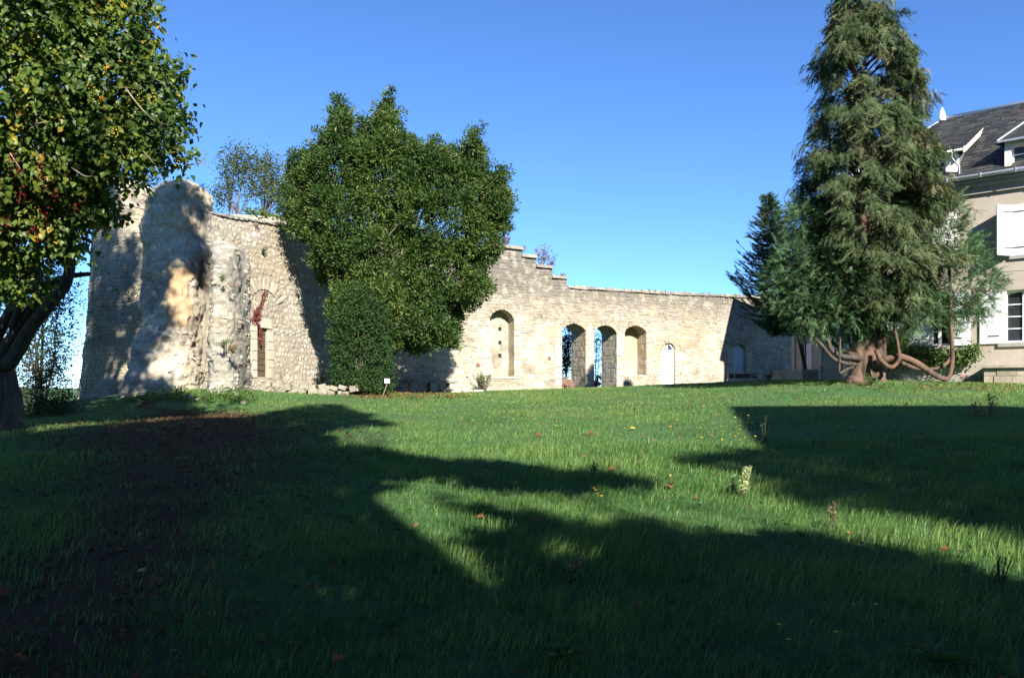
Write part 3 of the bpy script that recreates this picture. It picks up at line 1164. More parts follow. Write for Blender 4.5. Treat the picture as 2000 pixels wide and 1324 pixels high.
def build_low_buttress():
    W = thing('low_buttress', 'lower grey lichened buttress leaning against the right side of the tall one', 'buttress', P(452, 770, 28.4))
    yc = 29.5
    d = 28.4
    lev = [lv(405, 493, 785, 28.2, yc, 1.45), lv(408, 489, 765, 28.2, yc, 1.35), lv(410, 487, 690, d, yc, 1.2), lv(412, 487, 600, d, yc, 1.1), lv(412, 486, 520, d, yc, 1.05), lv(413, 482, 485, d, yc, 1.0),
           lv(414, 476, 472, d, yc, .9), lv(420, 464, 465, d, yc, .7)]
    Pt = loft(lev, 100, 100, 3.6, .14, 1.1, 44)
    put('buttress_core', loft_mesh('buttress_core', Pt, M_plaster_grey), W)

    def keep(p):
        py = HY - F * (p[2] - CZ) / p[1]
        n1 = noise.fractal(Vector((p[0] + 15, p[1], p[2])), 1, 2, 3)
        px = CX + F * p[0] / p[1]
        return (n1 > .10 or py > 680 or px > 476) and rng.random() < .5
    st = loft_stones(Pt, .12, .32, .09, .19, keep)
    stones(W, *st[:4], st[4], st[5], rng.uniform(.004, .022, len(st[4])), 'rubble', M_stone_left, 160, spin=.2)
    return W


build_low_buttress()

# ------------------------------------------------------------------ the house on the right
HA = np.array((12.23, 32.0))                     # left front corner on the ground plan
hE = np.array((.742, -.6704))                    # along the facade, to the right
hN = np.array((-.6704, -.742))                   # out of the facade
E3, HN3 = np.array((*hE, 0)), np.array((*hN, 0))
M_render = plain_mat('beige_grey_render', (.375, .338, .288), .95, .10, 2.5, .15, bump=.15, stain=((.27, .23, .18), .6), ssc=.7)
M_cornice = plain_mat('grey_stone_cornice', (.30, .28, .25), .9, .12, 4, .15, bump=.2)
M_zinc = plain_mat('zinc', (.42, .46, .50), .4, .1, 5, .5, .6)
M_pvc = plain_mat('white_frame', (.82, .82, .82), .35, .03, 3)
M_shut = plain_mat('pale_blue_white_shutter', (.70, .74, .80), .5, .04, 3, bump=0, stain=((.5, .54, .58), .2))
M_glassdark = plain_mat('dark_window_glass', (.025, .03, .035), .06, .3, 2, .8, bump=0)
M_roomdark = plain_mat('dim_room', (.05, .045, .04), .9)
M_block = stone_mat('garden_limestone_block', [(.40, .36, .28), (.50, .45, .36), (.45, .41, .34), (.54, .50, .42)], grey=.35, ochre=.25, bump=.4)


def slate_mat():
    m, nt, out = nodes('dark_slate')
    pos, g = wpos(nt)
    r = rnd_island(nt, g)
    c = ramp(nt, r, [(0, (.016, .018, .021)), (.4, (.026, .028, .031)), (.75, (.038, .039, .040)), (1, (.055, .053, .05))])
    n = noise_(nt, pos, 1.3, 6, .7)
    c = mixc(nt, ramp(nt, n, [(.55, (0, 0, 0)), (.72, (.6, .6, .6))]), c, (.085, .068, .042))
    n2 = noise_(nt, pos, 9, 5, .75)
    c = mixc(nt, ramp(nt, n2, [(.62, (0, 0, 0)), (.78, (.45, .45, .45))]), c, (.12, .11, .085))
    principled(nt, out, c, .6, n2, .3, .02, .35)
    return m


M_slate = slate_mat()
M_cheek = plain_mat('grey_slate_cheek', (.10, .11, .115), .7, .25, 8, .3)


def fh(u, z, n=0.0):
    return np.array((HA[0] + hE[0] * u + hN[0] * n, HA[1] + hE[1] * u + hN[1] * n, z))


def hU(px, n=0.0):
    k = (px - CX) / F
    x0, y0 = HA + hN * n
    return (k * y0 - x0) / (hE[0] - k * hE[1])


def hZ(px, py, n=0.0):
    u = hU(px, n)
    return CZ - (py - HY) / F * (HA[1] + hN[1] * n + hE[1] * u)


def hbox(mb, u0, u1, z0, z1, n0, n1):
    return mb.box(fh(u0, z0, n0), E3 * (u1 - u0), HN3 * (n1 - n0), UP * (z1 - z0))


def build_house():
    LEN, DEP = 15.0, 8.0
    H = thing('house', 'beige rendered house with dark slate hipped roof, dormers and pale blue shutters', 'house', fh(LEN / 2, 1.75, -DEP / 2))
    zb = 1.0
    ze = hZ(1900, 347)                           # gutter height
    zt = ze - .62                                # top of the plain render, under the cornice
    # ---- front wall with window openings
    wins = []                                    # u0,u1,z0,z1
    ua, ub = hU(1811), hU(1857)
    wins.append((ua, ub, hZ(1834, 677), hZ(1834, 677) + 1.95))
    uc = hU(1955)
    wins.append((uc, uc + 1.35, hZ(1955, 672), hZ(1955, 568)))
    ud = hU(1660)
    wins.append((ud, ud + 1.3, hZ(1690, 682), hZ(1690, 682) + 1.95))
    z1a, z1b = hZ(1975, 500.0), hZ(1975, 402.0)
    w1c = (hU(1834) - .62)
    upper = [(ud, ud + 1.15), (w1c, w1c + 1.2), (hU(1977), hU(1977) + 1.3)]
    for a, b in upper:
        wins.append((a, b, z1a, z1b))
    u = uc + 4.2
    wins.append((u, u + 1.35, wins[1][2], wins[1][3]))
    outer = [(0, zb), (LEN, zb), (LEN, zt), (0, zt)]
    holes = [[(a, c), (b, c), (b, d), (a, d)] for a, b, c, d in wins]
    mb = MB()
    prism(mb, outer, holes, fh, .45)
    put('wall', mb.mesh('front_wall', M_render), H)
    mb = MB()                                    # gable ends and rear
    hbox(mb, 0, .4, zb, zt, -.451, -DEP)
    hbox(mb, LEN - .4, LEN, zb, zt, -.451, -DEP)
    hbox(mb, .401, LEN - .401, zb, zt, -DEP + .4, -DEP)
    put('side_wall', mb.mesh('side_wall', M_render), H)
    mb = MB()
    hbox(mb, .42, LEN - .42, zb, zt - .02, -.95, -1.0)  # dark sheet stands in for the shade of the unlit rooms
    put('room_back', mb.mesh('room_back', M_roomdark), H)
    mb = MB()
    hbox(mb, -.05, LEN, zb, hZ(1750, 732.5), .0, .05)
    put('plinth', mb.mesh('plinth', M_cornice), H)
    mb = MB()                                    # faint storey line
    hbox(mb, .0, LEN, hZ(1960, 531), hZ(1960, 529.6), .0, .012)
    put('storey_line', mb.mesh('storey_line', M_render), H)
    for k, (z0, z1, n1) in enumerate(((zt, zt + .16, .10), (zt + .16, zt + .24, .15), (zt + .24, zt + .38, .24), (zt + .38, zt + .5, .33))):
        mb = MB()
        hbox(mb, -n1, LEN + n1, z0, z1, -DEP - n1, n1)
        put('cornice', mb.mesh('cornice', M_cornice), H)
    # ---- gutter, downpipe
    mb = MB()
    gz = zt + .56
    mb.tube([fh(-.35, gz, .42), fh(LEN + .3, gz, .42)], .075, 10)
    gt = put('gutter', mb.mesh('gutter', M_zinc, True), H)
    for i in range(14):
        b = MB()
        b.box(fh(.5 + i * 1.05, gz - .08, .33), E3 * .025, HN3 * .18, UP * .17)
        put('gutter_bracket', b.mesh('bracket', M_zinc), gt)
    mb = MB()
    mb.tube([fh(.06, zg1(*fh(0, 0)[:2]) - .1, .07), fh(.06, zt - .1, .07), fh(.02, zt + .25, .3), fh(.02, gz, .4)], .055, 10)
    put('downpipe', mb.mesh('downpipe', M_pvc, True), H)
    # ---- hipped roof
    ez, on = zt + .50, .36
    ridge_z = hZ(1840, 235, -4.0)
    ur = hU(1840, -4.0)
    A, B = fh(-on, ez, on), fh(LEN + on, ez, on)
    Cc, D = fh(LEN + on, ez, -DEP - on), fh(-on, ez, -DEP - on)
    R1, R2 = fh(ur, ridge_z, -4.0), fh(LEN - ur, ridge_z, -4.0)
    V = [A, B, Cc, D, R1, R2]
    roof = put('roof', new_mesh('roof', V, [np.array([[0, 1, 5, 4], [2, 3, 4, 5]]), np.array([[3, 0, 4], [1, 2, 5]]), np.array([[3, 2, 1, 0]])], M_slate), H)
    # slates on the front slope
    slope = nrm((R1 - fh(ur, ez, on)))
    sl = np.linalg.norm(R1 - fh(ur, ez, on))
    nn = nrm(np.cross(E3, slope))
    dorm = [(hU(1868, -.3), 5.0), (hU(1961, -.3), 0)]
    pos, w_, h_ = [], [], []
    row, v = 0, 0.0
    while v < sl - .1:
        u0 = -on + (ur + on) * v / sl
        u1 = LEN - u0
        u = u0 + (.14 if row % 2 else 0)
        while u < u1 - .15:
            p = fh(u + .13, ez, on) + slope * (v + .13) + nn * (.012)
            pos.append(p)
            w_.append(.27)
            h_.append(.30)
            u += .28
        v += .2
        row += 1
    pos = np.array(pos)
    # thin tapered slab, thick at its lower edge
    Vs = np.array([(-.5, -.5, 1.0), (.5, -.5, 1.0), (.5, .5, .1), (-.5, .5, .1), (-.5, -.5, -.3), (.5, -.5, -.3), (.5, .5, -.3), (-.5, .5, -.3)])
    Fs = np.array([[0, 1, 2, 3], [4, 7, 6, 5], [0, 4, 5, 1], [1, 5, 6, 2], [2, 6, 7, 3], [3, 7, 4, 0]])
    smesh = new_mesh('slate_piece', Vs, [Fs], M_slate)
    pxs = CX + F * pos[:, 0] / pos[:, 1]
    pys = HY - F * (pos[:, 2] - CZ) / pos[:, 1]
    vis = (pxs > 1795) & (pxs < 2000) & ~((pxs < 1868) & (pys > 290))
    pr = np.where(vis, 1, 0) + rng.random(len(pos)) * .1 + pxs * 1e-5
    order = np.argsort(-pr)
    off = LOC[roof]
    jit = rng.normal(0, .008, (len(pos), 2))
    ang = rng.normal(0, .02, len(pos))
    th = rng.uniform(.012, .026, len(pos))
    for i in order[:300]:
        o = bpy.data.objects.new('slate', smesh)
        COL.objects.link(o)
        o.parent = roof
        T = E3 * math.cos(ang[i]) + slope * math.sin(ang[i])
        U = slope * math.cos(ang[i]) - E3 * math.sin(ang[i])
        p = pos[i] + E3 * jit[i, 0] + slope * jit[i, 1] - off
        m = Matrix.Identity(4)
        for r in range(3):
            m[r][0], m[r][1], m[r][2], m[r][3] = T[r] * w_[i], U[r] * h_[i], nn[r] * th[i], p[r]
        o.matrix_basis = m
    rest = order[300:]
    W = (pos[rest][:, None] + (E3 * jit[rest, 0:1] + slope * jit[rest, 1:2])[:, None] + E3 * (Vs[None, :, 0:1] * .27) + slope * (Vs[None, :, 1:2] * .30) + nn * (Vs[None, :, 2:3] * th[rest][:, None, None]))
    me = new_mesh('slating', W.reshape(-1, 3), [(Fs[None] + (np.arange(len(rest)) * 8)[:, None, None]).reshape(-1, 4)], M_slate)
    put('slating', me, roof, kind='stuff')
    mb = MB()
    mb.tube([R1 + UP * .03, R2 + UP * .03], .09, 8)
    mb.tube([R1 + UP * .02, A + UP * .02], .05, 6)
    put('ridge_capping', mb.mesh('ridge', M_zinc, True), roof)
    mb = MB()
    mb.tube([R1 - UP * .05, R1 + UP * .12, R1 + UP * .3, R1 + UP * .42, R1 + UP * .5], [.2, .15, .11, .06, .02], 8)
    put('finial', mb.mesh('finial', M_pvc, True), roof)

    # ---- windows
    def window(a, b, z0, z1, rows=4, parent=H, n=-.16, name='window', fw=.07, mid=.06):
        f = MB()
        hbox(f, a, b, z0, z0 + fw, n - .07, n)
        hbox(f, a, b, z1 - fw, z1, n - .07, n)
        hbox(f, a, a + fw, z0 + fw, z1 - fw, n - .07, n)
        hbox(f, b - fw, b, z0 + fw, z1 - fw, n - .07, n)
        m = (a + b) / 2
        hbox(f, m - mid, m + mid, z0 + fw, z1 - fw, n - .06, n + .015)
        zz = np.linspace(z0 + fw, z1 - fw, rows + 1)
        for z in zz[1:-1]:
            hbox(f, a + fw, m - mid, z - .015, z + .015, n - .05, n - .01)
            hbox(f, m + mid, b - fw, z - .015, z + .015, n - .05, n - .01)
        w = put(name, f.mesh('window_frame', M_pvc), parent)
        for c, d in ((a + fw, m - mid), (m + mid, b - fw)):
            for z, z2 in zip(zz[:-1], zz[1:]):
                g = MB()
                hbox(g, c, d, z, z2, n - .04, n - .032)
                put('pane', g.mesh('pane', M_glassdark), w)
        return w

    def shutter(u, width, z0, z1, n=.03, ang=0.0, hinge='l', mat=M_shut):
        """boarded leaf; ang swings it out from the wall about its hinge side"""
        t = E3 * math.cos(ang) + HN3 * math.sin(ang) if hinge == 'l' else -E3 * math.cos(ang) + HN3 * math.sin(ang)
        k = np.cross(t, UP)
        if k @ HN3 < 0:
            k = -k
        o = fh(u, z0, n)
        m = MB()
        m.box(o, t * width, k * .03, UP * (z1 - z0))
        s = put('shutter', m.mesh('shutter', mat), H)
        nb = 5
        for i in range(nb):
            b = MB()
            b.box(o + t * (i * width / nb + .003) + k * .0302, t * (width / nb - .006), k * .003, UP * (z1 - z0))
            put('board', b.mesh('board', mat), s)
        for z in (z0 + .25, z1 - .25):
            b = MB()
            b.box(o + t * .02 + k * .040 + UP * (z - z0), t * (width * .55), k * .008, UP * .035)
            put('hinge', b.mesh('hinge', M_iron), s)
        return s

    for (a, b, c, d) in (wins[0], wins[1], wins[2], wins[6]):
        window(a, b, c + .04, d, 4 if d - c < 2.0 else 4)
        # white reveal boards on the left, stone sill
        rv = MB()
        hbox(rv, a, a + .17, c + .04, d, -.158, -.02)
        put('window_reveal', rv.mesh('reveal', M_pvc), H)
        sl_ = MB()
        hbox(sl_, a - .08, b + .08, c - .1, c + .035, -.14, .07)
        put('window_sill', sl_.mesh('sill', M_cornice), H)
        hw = .62
        shutter(a - .02, hw, c + .02, d - .03, .025, 0, 'r')
        shutter(b + .02, hw, c + .02, d - .03, .025, 0, 'l')
    for (a, b), w in zip(upper, wins[3:6]):
        hw = (b - a) / 2
        sl_ = MB()
        hbox(sl_, a - .08, b + .08, z1a - .12, z1a - .005, -.1, .07)
        put('window_sill', sl_.mesh('sill', M_cornice), H)
        if a > hU(1900):
            shutter(a, hw - .004, z1a, z1b, .02, .04, 'l', M_white)
            shutter(b, hw - .004, z1a, z1b, .02, .0, 'r', M_white)
            shutter(a - .02, .62, z1a, z1b, .03, math.radians(56), 'r', M_shadewhite)  # white leaf turned from the sun, its shade painted in
        else:
            shutter(a, hw - .004, z1a, z1b, .02, .0, 'l', M_white)
            shutter(b, hw - .004, z1a, z1b, .02, .0, 'r', M_white)

    # ---- left dormer: wide, with a lean-to slate roof
    n0 = -.15
    zd0, zd1 = ez + .12, hZ(1862, 300, n0)
    u1 = hU(1869, n0)
    u0 = u1 - 2.6
    dm = MB()
    hbox(dm, u1 - .36, u1, zd0, zd1, n0 - .3, n0)
    hbox(dm, u0, u0 + .36, zd0, zd1, n0 - .3, n0)
    hbox(dm, u0 + .36, u1 - .36, zd1 - .16, zd1, n0 - .3, n0 - .01)
    hbox(dm, u0 + .36, u1 - .36, zd0, zd0 + .18, n0 - .3, n0 - .01)
    dormer = put('dormer', dm.mesh('dormer', M_white), H)
    dp = (zd1 - ez) / ((ridge_z - ez) / (4 + on))          # how far back the main slope reaches that height
    ck = MB()
    back = on - dp - .0
    for uu in (u1 - .03, u0):
        V = [fh(uu, zd0, n0 - .301), fh(uu, zd1, n0 - .301), fh(uu, zd1 + (zd1 - ez) * .45, back - 1.35), fh(uu, zd0, back - .6)]
        V2 = [v + E3 * .03 for v in V]
        ck.add(V + V2, [np.array([[0, 1, 2, 3], [7, 6, 5, 4], [0, 4, 5, 1], [1, 5, 6, 2], [2, 6, 7, 3], [3, 7, 4, 0]])])
    put('cheek', ck.mesh('cheek', M_cheek), dormer)
    # lean-to roof from the dormer eave back up to the main slope
    zr0 = zd1 + .02
    dz, dn = 1.55, 3.25
    P0, P1 = fh(u0 - .3, zr0, n0 + .25), fh(u1 + .25, zr0, n0 + .25)
    P2, P3 = fh(u1 + .25, zr0 + dz, n0 + .25 - dn), fh(u0 - .3, zr0 + dz, n0 + .25 - dn)
    rf = MB()
    V = [P0, P1, P2, P3] + [q + UP * .09 for q in (P0, P1, P2, P3)]
    rf.add(V, [np.array([[3, 2, 1, 0], [4, 5, 6, 7], [0, 1, 5, 4], [1, 2, 6, 5], [2, 3, 7, 6], [3, 0, 4, 7]])])
    put('dormer_roof', rf.mesh('dormer_roof', M_slate), dormer)
    # its slates
    sv = nrm(P3 - P0)
    n2 = nrm(np.cross(E3, sv))
    pp = []
    for r_, v in enumerate(np.arange(.1, np.linalg.norm(P3 - P0), .2)):
        for u in np.arange(.14 if r_ % 2 else 0, np.linalg.norm(P1 - P0) - .2, .28):
            pp.append(P0 + UP * .095 + E3 * (u + .14) + sv * (v + .05))
    pp = np.array(pp)
    thp = rng.uniform(.012, .026, len(pp))
    W = pp[:, None] + E3 * (Vs[None, :, 0:1] * .27) + sv * (Vs[None, :, 1:2] * .30) + n2 * (Vs[None, :, 2:3] * thp[:, None, None])
    put('dormer_slating', new_mesh('dormer_slating', W.reshape(-1, 3), [(Fs[None] + (np.arange(len(pp)) * 8)[:, None, None]).reshape(-1, 4)], M_slate), dormer, kind='stuff')
    vb = MB()
    vb.box(P1 - UP * .12 + E3 * .002, E3 * .05, P2 - P1, UP * .20)
    put('verge_board', vb.mesh('verge', plain_mat('pale_board', (.55, .47, .36), .8, .15, 5)), dormer)
    eb = MB()
    eb.tube([P0 - UP * .01 + HN3 * .06, P1 - UP * .01 + HN3 * .06], .05, 8)
    eb.tube([P1 + HN3 * .06 - E3 * .35, P1 + HN3 * .06 - E3 * .35 - UP * .25, P1 - E3 * .15 - UP * .55 - HN3 * .1, P1 - E3 * .15 - UP * 1.5 - HN3 * .15], .04, 8)
    put('dormer_gutter', eb.mesh('dormer_gutter', M_zinc, True), dormer)
    window(u0 + .4, u1 - .38, zd0 + .2, zd1 - .18, 3, H, n0 - .1, 'dormer_window')

    # ---- right dormer with hipped top
    n0 = .0
    u0 = hU(1962, n0)
    u1 = u0 + 1.6
    zd0, zd1 = ez + .1, hZ(1962, 277, n0)
    dm = MB()
    hbox(dm, u0, u0 + .2, zd0, zd1, n0 - .3, n0)
    hbox(dm, u1 - .2, u1, zd0, zd1, n0 - .3, n0)
    hbox(dm, u0 + .2, u1 - .2, zd1 - .16, zd1, n0 - .3, n0 - .01)
    d2 = put('dormer', dm.mesh('dormer2', plain_mat('cream_painted_wood', (.66, .62, .54), .7, .1, 5)), H)
    ck = MB()
    for uu in (u0 + .02, u1 - .05):
        V = [fh(uu, zd0 - .1, n0 - .301), fh(uu, zd1, n0 - .301), fh(uu, zd1, on - dp - 1.2), fh(uu, zd0 - .1, on - dp - .6)]
        V2 = [v + E3 * .03 for v in V]
        ck.add(V + V2, [np.array([[0, 1, 2, 3], [7, 6, 5, 4], [0, 4, 5, 1], [1, 5, 6, 2], [2, 6, 7, 3], [3, 7, 4, 0]])])
    put('cheek', ck.mesh('cheek', M_cheek), d2)
    z = zd1 + .01
    q0, q1 = fh(u0 - .18, z, n0 + .22), fh(u1 + .18, z, n0 + .22)
    q2, q3 = fh(u1 + .18, z, n0 - 2.6), fh(u0 - .18, z, n0 - 2.6)
    r1, r2 = fh((u0 + u1) / 2, z + .95, n0 - .75), fh((u0 + u1) / 2, z + .95, n0 - 2.6)
    rf = new_mesh('dormer_roof', [q0, q1, q2, q3, r1, r2], [np.array([[1, 2, 5, 4], [3, 0, 4, 5], [0, 3, 2, 1]]), np.array([[0, 1, 4]])], M_slate)
    put('dormer_roof', rf, d2)
    e = MB()
    e.box(q0 - UP * .07, q1 - q0, -HN3 * .06, UP * .07)
    e.tube([r1 - UP * .05, r1 + UP * .2, r1 + UP * .45], [.1, .07, .015], 8)
    e.tube([r1, q0], .035, 6)
    put('dormer_trim', e.mesh('dormer_trim', M_zinc), d2)
    window(u0 + .2, u1 - .2, zd0 + .05, zd1 - .17, 3, H, n0 - .18, 'dormer_window', .05, .03)
    return H


build_house()


def block_pile(name, label, cat, o, ax, ay, rows, rowh, mat=M_block, group=None, slab=None, wmin=.3, wmax=.6):
    """coursed blocks faced on the two sides that show, a core inside, optional overhanging slab on top"""
    ax, ay = np.asarray(ax, float), np.asarray(ay, float)
    o = np.asarray(o, float)
    W = thing(name, label, cat, o + (ax + ay) / 2)
    la, lb = np.linalg.norm(ax), np.linalg.norm(ay)
    ta, tb = ax / la, ay / lb
    m = MB()
    m.box(o + ta * .03 + tb * .03 - UP * .3, ta * (la - .06), tb * (lb - .06), UP * (rows * rowh + .3))
    put('core', m.mesh('core', M_mortar), W)
    for r in range(rows):
        s = 0.0
        while s < la - .05:
            ww = min(rng.uniform(wmin, wmax), la - s)
            if la - s - ww < .15:
                ww = la - s
            b = MB()
            b.box(o + ta * (s + .006) + tb * rng.uniform(-.012, .012) + UP * (r * rowh - (.25 if r == 0 else 0)), ta * (ww - .012), tb * lb * .5, UP * (rowh - .012 + (.25 if r == 0 else 0)))
            put('block', b.mesh('block', mat), W)
            s += ww
    if slab:
        ov, th = slab
        b = MB()
        b.box(o - ta * ov - tb * ov + UP * rows * rowh, ta * (la + 2 * ov), tb * (lb + ov), UP * th)
        put('slab', b.mesh('slab', mat), W)
    return W


# landing of stone blocks under the right-hand window, rubble-faced pier and low wall at the house corner
_u = hU(1922, .8)
_z = zg1(*fh(_u, 0, .8)[:2])
block_pile('stone_landing', 'stone block landing with an overhanging slab under the tall window of the house', 'landing', fh(_u, _z, .85), E3 * 3.0, -HN3 * .85, 2, .26, slab=(.1, .09))
_p = P(1568, 742, 33.5)
_z = zg1(_p[0], _p[1])
block_pile('stone_pier', 'squat square stone pier with a flat cap beside the white downpipe', 'pier', (_p[0], _p[1], _z), np.array((.62, -.12, 0)), np.array((.12, .6, 0)), 2, (P(1568, 727, 33.5)[2] - _z) / 2, slab=(.05, .12), wmin=.25, wmax=.4)
_a, _b = P(1503, 742, 36.5), P(1563, 742, 34)
_z = zg1(_a[0], _a[1])
block_pile('low_stone_wall', 'low stone wall running from the trailer to the squat pier', 'wall', (_a[0], _a[1], _z), _b * [1, 1, 0] - _a * [1, 1, 0], np.array((.15, .4, 0)), 2, .17, slab=(.03, .07))


def build_annex():
    a, b = P(1548, 700, 46.6), P(1603, 700, 43.6)
    z0, z1 = 1.0, 10.3
    W = thing('annex_wall', 'smooth grey rendered wall in shade between the ruined wall and the house', 'wall', (*((a + b) / 2)[:2], 1.8))
    t = (b - a) * [1, 1, 0]
    L = np.linalg.norm(t)
    t /= L
    n = np.array((t[1], -t[0], 0))
    o = np.array((a[0], a[1], z0))
    m = MB()
    m.box(o, t * (L + 3), -n * 9, UP * (z1 - z0))
    put('wall_core', m.mesh('core', M_cornice), W)
    for s, w in ((0, .35), (.95, .3)):
        m = MB()
        m.box(o + t * s, t * w, n * .07, UP * (z1 - z0 - .1))
        put('pilaster', m.mesh('pilaster', M_cornice), W)
    m = MB()
    m.box(o + t * 1.45, t * .05, n * .05, UP * (z1 - z0 - .1))
    put('pipe', m.mesh('pipe', M_iron), W)
    m = MB()
    m.box(o + t * 1.6, t * .55, n * .03, UP * 3.0)
    put('door', m.mesh('door', M_doorblue), W)
    m = MB()
    m.box(o - t * .3 - n * 9.2 + UP * (z1 - z0), t * (L + 3.6), n * 9.5, UP * .15)
    put('eaves', m.mesh('eaves', M_cornice), W)
    return W


build_annex()

# ------------------------------------------------------------------ foliage tools
def rand_unit(n):
    return nrm(rng.normal(size=(n, 3)))


def leaf_mesh(name, C, D, Nn, length, width, tint, mat, fold=.25, rich=False):
    """pointed leaves folded along the midrib: C base, D direction, Nn rough normal"""
    n = len(C)
    D = nrm(D)
    Sd = nrm(np.cross(D, Nn))
    Nn = np.cross(Sd, D)
    length = np.broadcast_to(length, (n,))[:, None]
    width = np.broadcast_to(width, (n,))[:, None]
    if rich:                                      # heart-shaped, drooping tip
        prof = [(0, 0, 0), (.18, .5, .10), (.50, .42, .04), (1.0, 0, -.22), (.50, -.42, .04), (.18, -.5, .10), (.45, 0, -.05)]
        V = np.stack([C + D * length * a + Sd * width * b + Nn * length * c for a, b, c in prof], 1)
        f = np.array([[0, 1, 6], [1, 2, 6], [2, 3, 6], [3, 4, 6], [4, 5, 6], [5, 0, 6]])
    else:
        prof = [(0, 0, 0), (.45, .5, fold * .5), (1.0, 0, -.08), (.45, -.5, fold * .5)]
        V = np.stack([C + D * length * a + Sd * width * b + Nn * (width * c if i != 2 else length * c) for i, (a, b, c) in enumerate(prof)], 1)
        f = np.array([[0, 1, 2], [0, 2, 3]])
    k = V.shape[1]
    fa = (f[None] + (np.arange(n) * k)[:, None, None]).reshape(-1, 3)
    t = np.repeat(np.broadcast_to(tint, (n,)), k)
    return new_mesh(name, V.reshape(-1, 3), [fa], mat, tint=t)


def frond_mesh(name, C, D, Nn, length, tint, mat, pairs=6, wid=.32, lw=.075, droop=.25):
    """flat feathery sprays: a midrib with narrow side twigs"""
    n = len(C)
    D = nrm(D)
    Sd = nrm(np.cross(D, Nn))
    Nn = np.cross(Sd, D)
    L = np.broadcast_to(length, (n,))[:, None]
    Vs, fs, k = [], [], 0
    for i in range(pairs):
        a = .08 + .80 * i / (pairs - 1)
        reach = wid * (1 - .75 * a) * (.35 + .95 * rng.random((n, 1)))
        for sg in (-1, 1):
            p0 = C + D * L * (a - lw * .6) - Nn * L * droop * a * a
            p1 = C + D * L * (a + lw * .6) - Nn * L * droop * a * a
            aa = a + reach * (.45 + .7 * rng.random((n, 1)))
            p2 = C + D * L * aa + Sd * sg * L * reach - Nn * L * (droop * aa * aa + .5 * reach * (rng.random((n, 1)) - .3))
            Vs += [p0, p1, p2]
            fs.append((k, k + 1, k + 2) if sg > 0 else (k + 1, k, k + 2))
            k += 3
    p0 = C + Sd * L * lw * .35
    p1 = C - Sd * L * lw * .35
    p2 = C + D * L * 1.05 - Nn * L * droop * 1.1
    Vs += [p0, p1, p2]
    fs.append((k, k + 1, k + 2))
    k += 3
    V = np.stack(Vs, 1)
    fa = (np.array(fs)[None] + (np.arange(n) * k)[:, None, None]).reshape(-1, 3)
    return new_mesh(name, V.reshape(-1, 3), [fa], mat, tint=np.repeat(np.broadcast_to(tint, (n,)), k))


def blob(px, py, rx, ry, d, rd=None, k=1.0):
    c = P(px, py, d)
    sc = d / F * k
    a, b = rx * sc, ry * sc
    return (*c, a, rd if rd is not None else (a + b) / 2, b)


def shell_points(blobs, per_m2, inner=.72, jit=.12):
    """points on the outside of a heap of ellipsoids, with outward normals"""
    B = np.array(blobs)
    pts, nor = [], []
    for b in B:
        r = b[3:6]
        area = 4 * math.pi * (((r[0] * r[1]) ** 1.6 + (r[0] * r[2]) ** 1.6 + (r[1] * r[2]) ** 1.6) / 3) ** (1 / 1.6)
        n = int(area * per_m2)
        u = rand_unit(n)
        p = b[:3] + u * r * (1 - np.abs(rng.normal(0, jit, (n, 1))))
        pts.append(p)
        nor.append(nrm(u / r))
    pts, nor = np.concatenate(pts), np.concatenate(nor)
    ins = np.zeros(len(pts), bool)
    for b in B:
        q = np.linalg.norm((pts - b[:3]) / b[3:6], axis=1)
        ins |= q < inner
    return pts[~ins], nor[~ins]


def clump_leaves(pts, nor, per, sig, up=.25):
    n = len(pts)
    c = np.repeat(pts, per, 0) + rng.normal(0, 1, (n * per, 3)) * sig
    d = nrm(np.repeat(nor, per, 0) * .8 + rng.normal(0, .75, (n * per, 3)) + np.array((0, 0, up)))
    nn = nrm(rng.normal(0, .7, (n * per, 3)) + np.array((0, 0, .8)) + np.repeat(nor, per, 0) * .5)
    cl = np.repeat(rng.normal(0, .09, n), per)
    return c, d, nn, cl


def limbs(parent, root, targets, r0, mat, name='branch', k=6, n=14, sag=.12, maxr=None, part=True):
    """tapering limbs from points on the stem out into the crown"""
    mb = MB()
    for i, t in enumerate(targets):
        a = np.asarray(root[i] if isinstance(root, list) else root, float)
        t = np.asarray(t, float)
        m = (a + t) / 2 + rng.normal(0, 1, 3) * np.linalg.norm(t - a) * .07 + np.array((0, 0, -np.linalg.norm((t - a)[:2]) * sag))
        p = spline([a, m, t], n)
        p[1:-1] += rng.normal(0, .02, (n - 2, 3))
        mb.tube(p, np.linspace(r0, r0 * .18, n), k)
    return put(name, mb.mesh(name, mat, True), parent)


M_bark = bark_mat('grey_brown_bark', (.055, .045, .035), (.16, .135, .105))
M_bark_dark = bark_mat('dark_bark', (.03, .025, .02), (.09, .075, .06))
M_cbark = bark_mat('red_brown_stringy_bark', (.035, .024, .018), (.125, .09, .068), 9, (.13, .078, .055))
M_laurel = leaf_mat('laurel_leaf', [(0, (.012, .030, .008)), (.35, (.028, .064, .014)), (.6, (.062, .106, .021)), (.8, (.115, .155, .034)), (1, (.25, .20, .05))], .22, .48, .3, .15)
M_ivy = leaf_mat('dark_ivy_leaf', [(0, (.010, .028, .009)), (.5, (.028, .066, .016)), (.85, (.06, .105, .025)), (1, (.14, .15, .04))], .22, .6, .25, .2)
M_cyp = leaf_mat('cypress_spray', [(0, (.018, .034, .013)), (.3, (.046, .076, .030)), (.52, (.078, .112, .046)), (.72, (.122, .142, .070)), (1, (.19, .16, .10))], .18, .7, .2, .25, .6)
M_cyp_blue = leaf_mat('bluish_green_spray', [(0, (.024, .055, .024)), (.4, (.060, .125, .056)), (.7, (.115, .18, .080)), (1, (.18, .20, .07))], .2, .65, .25, .25, .6)
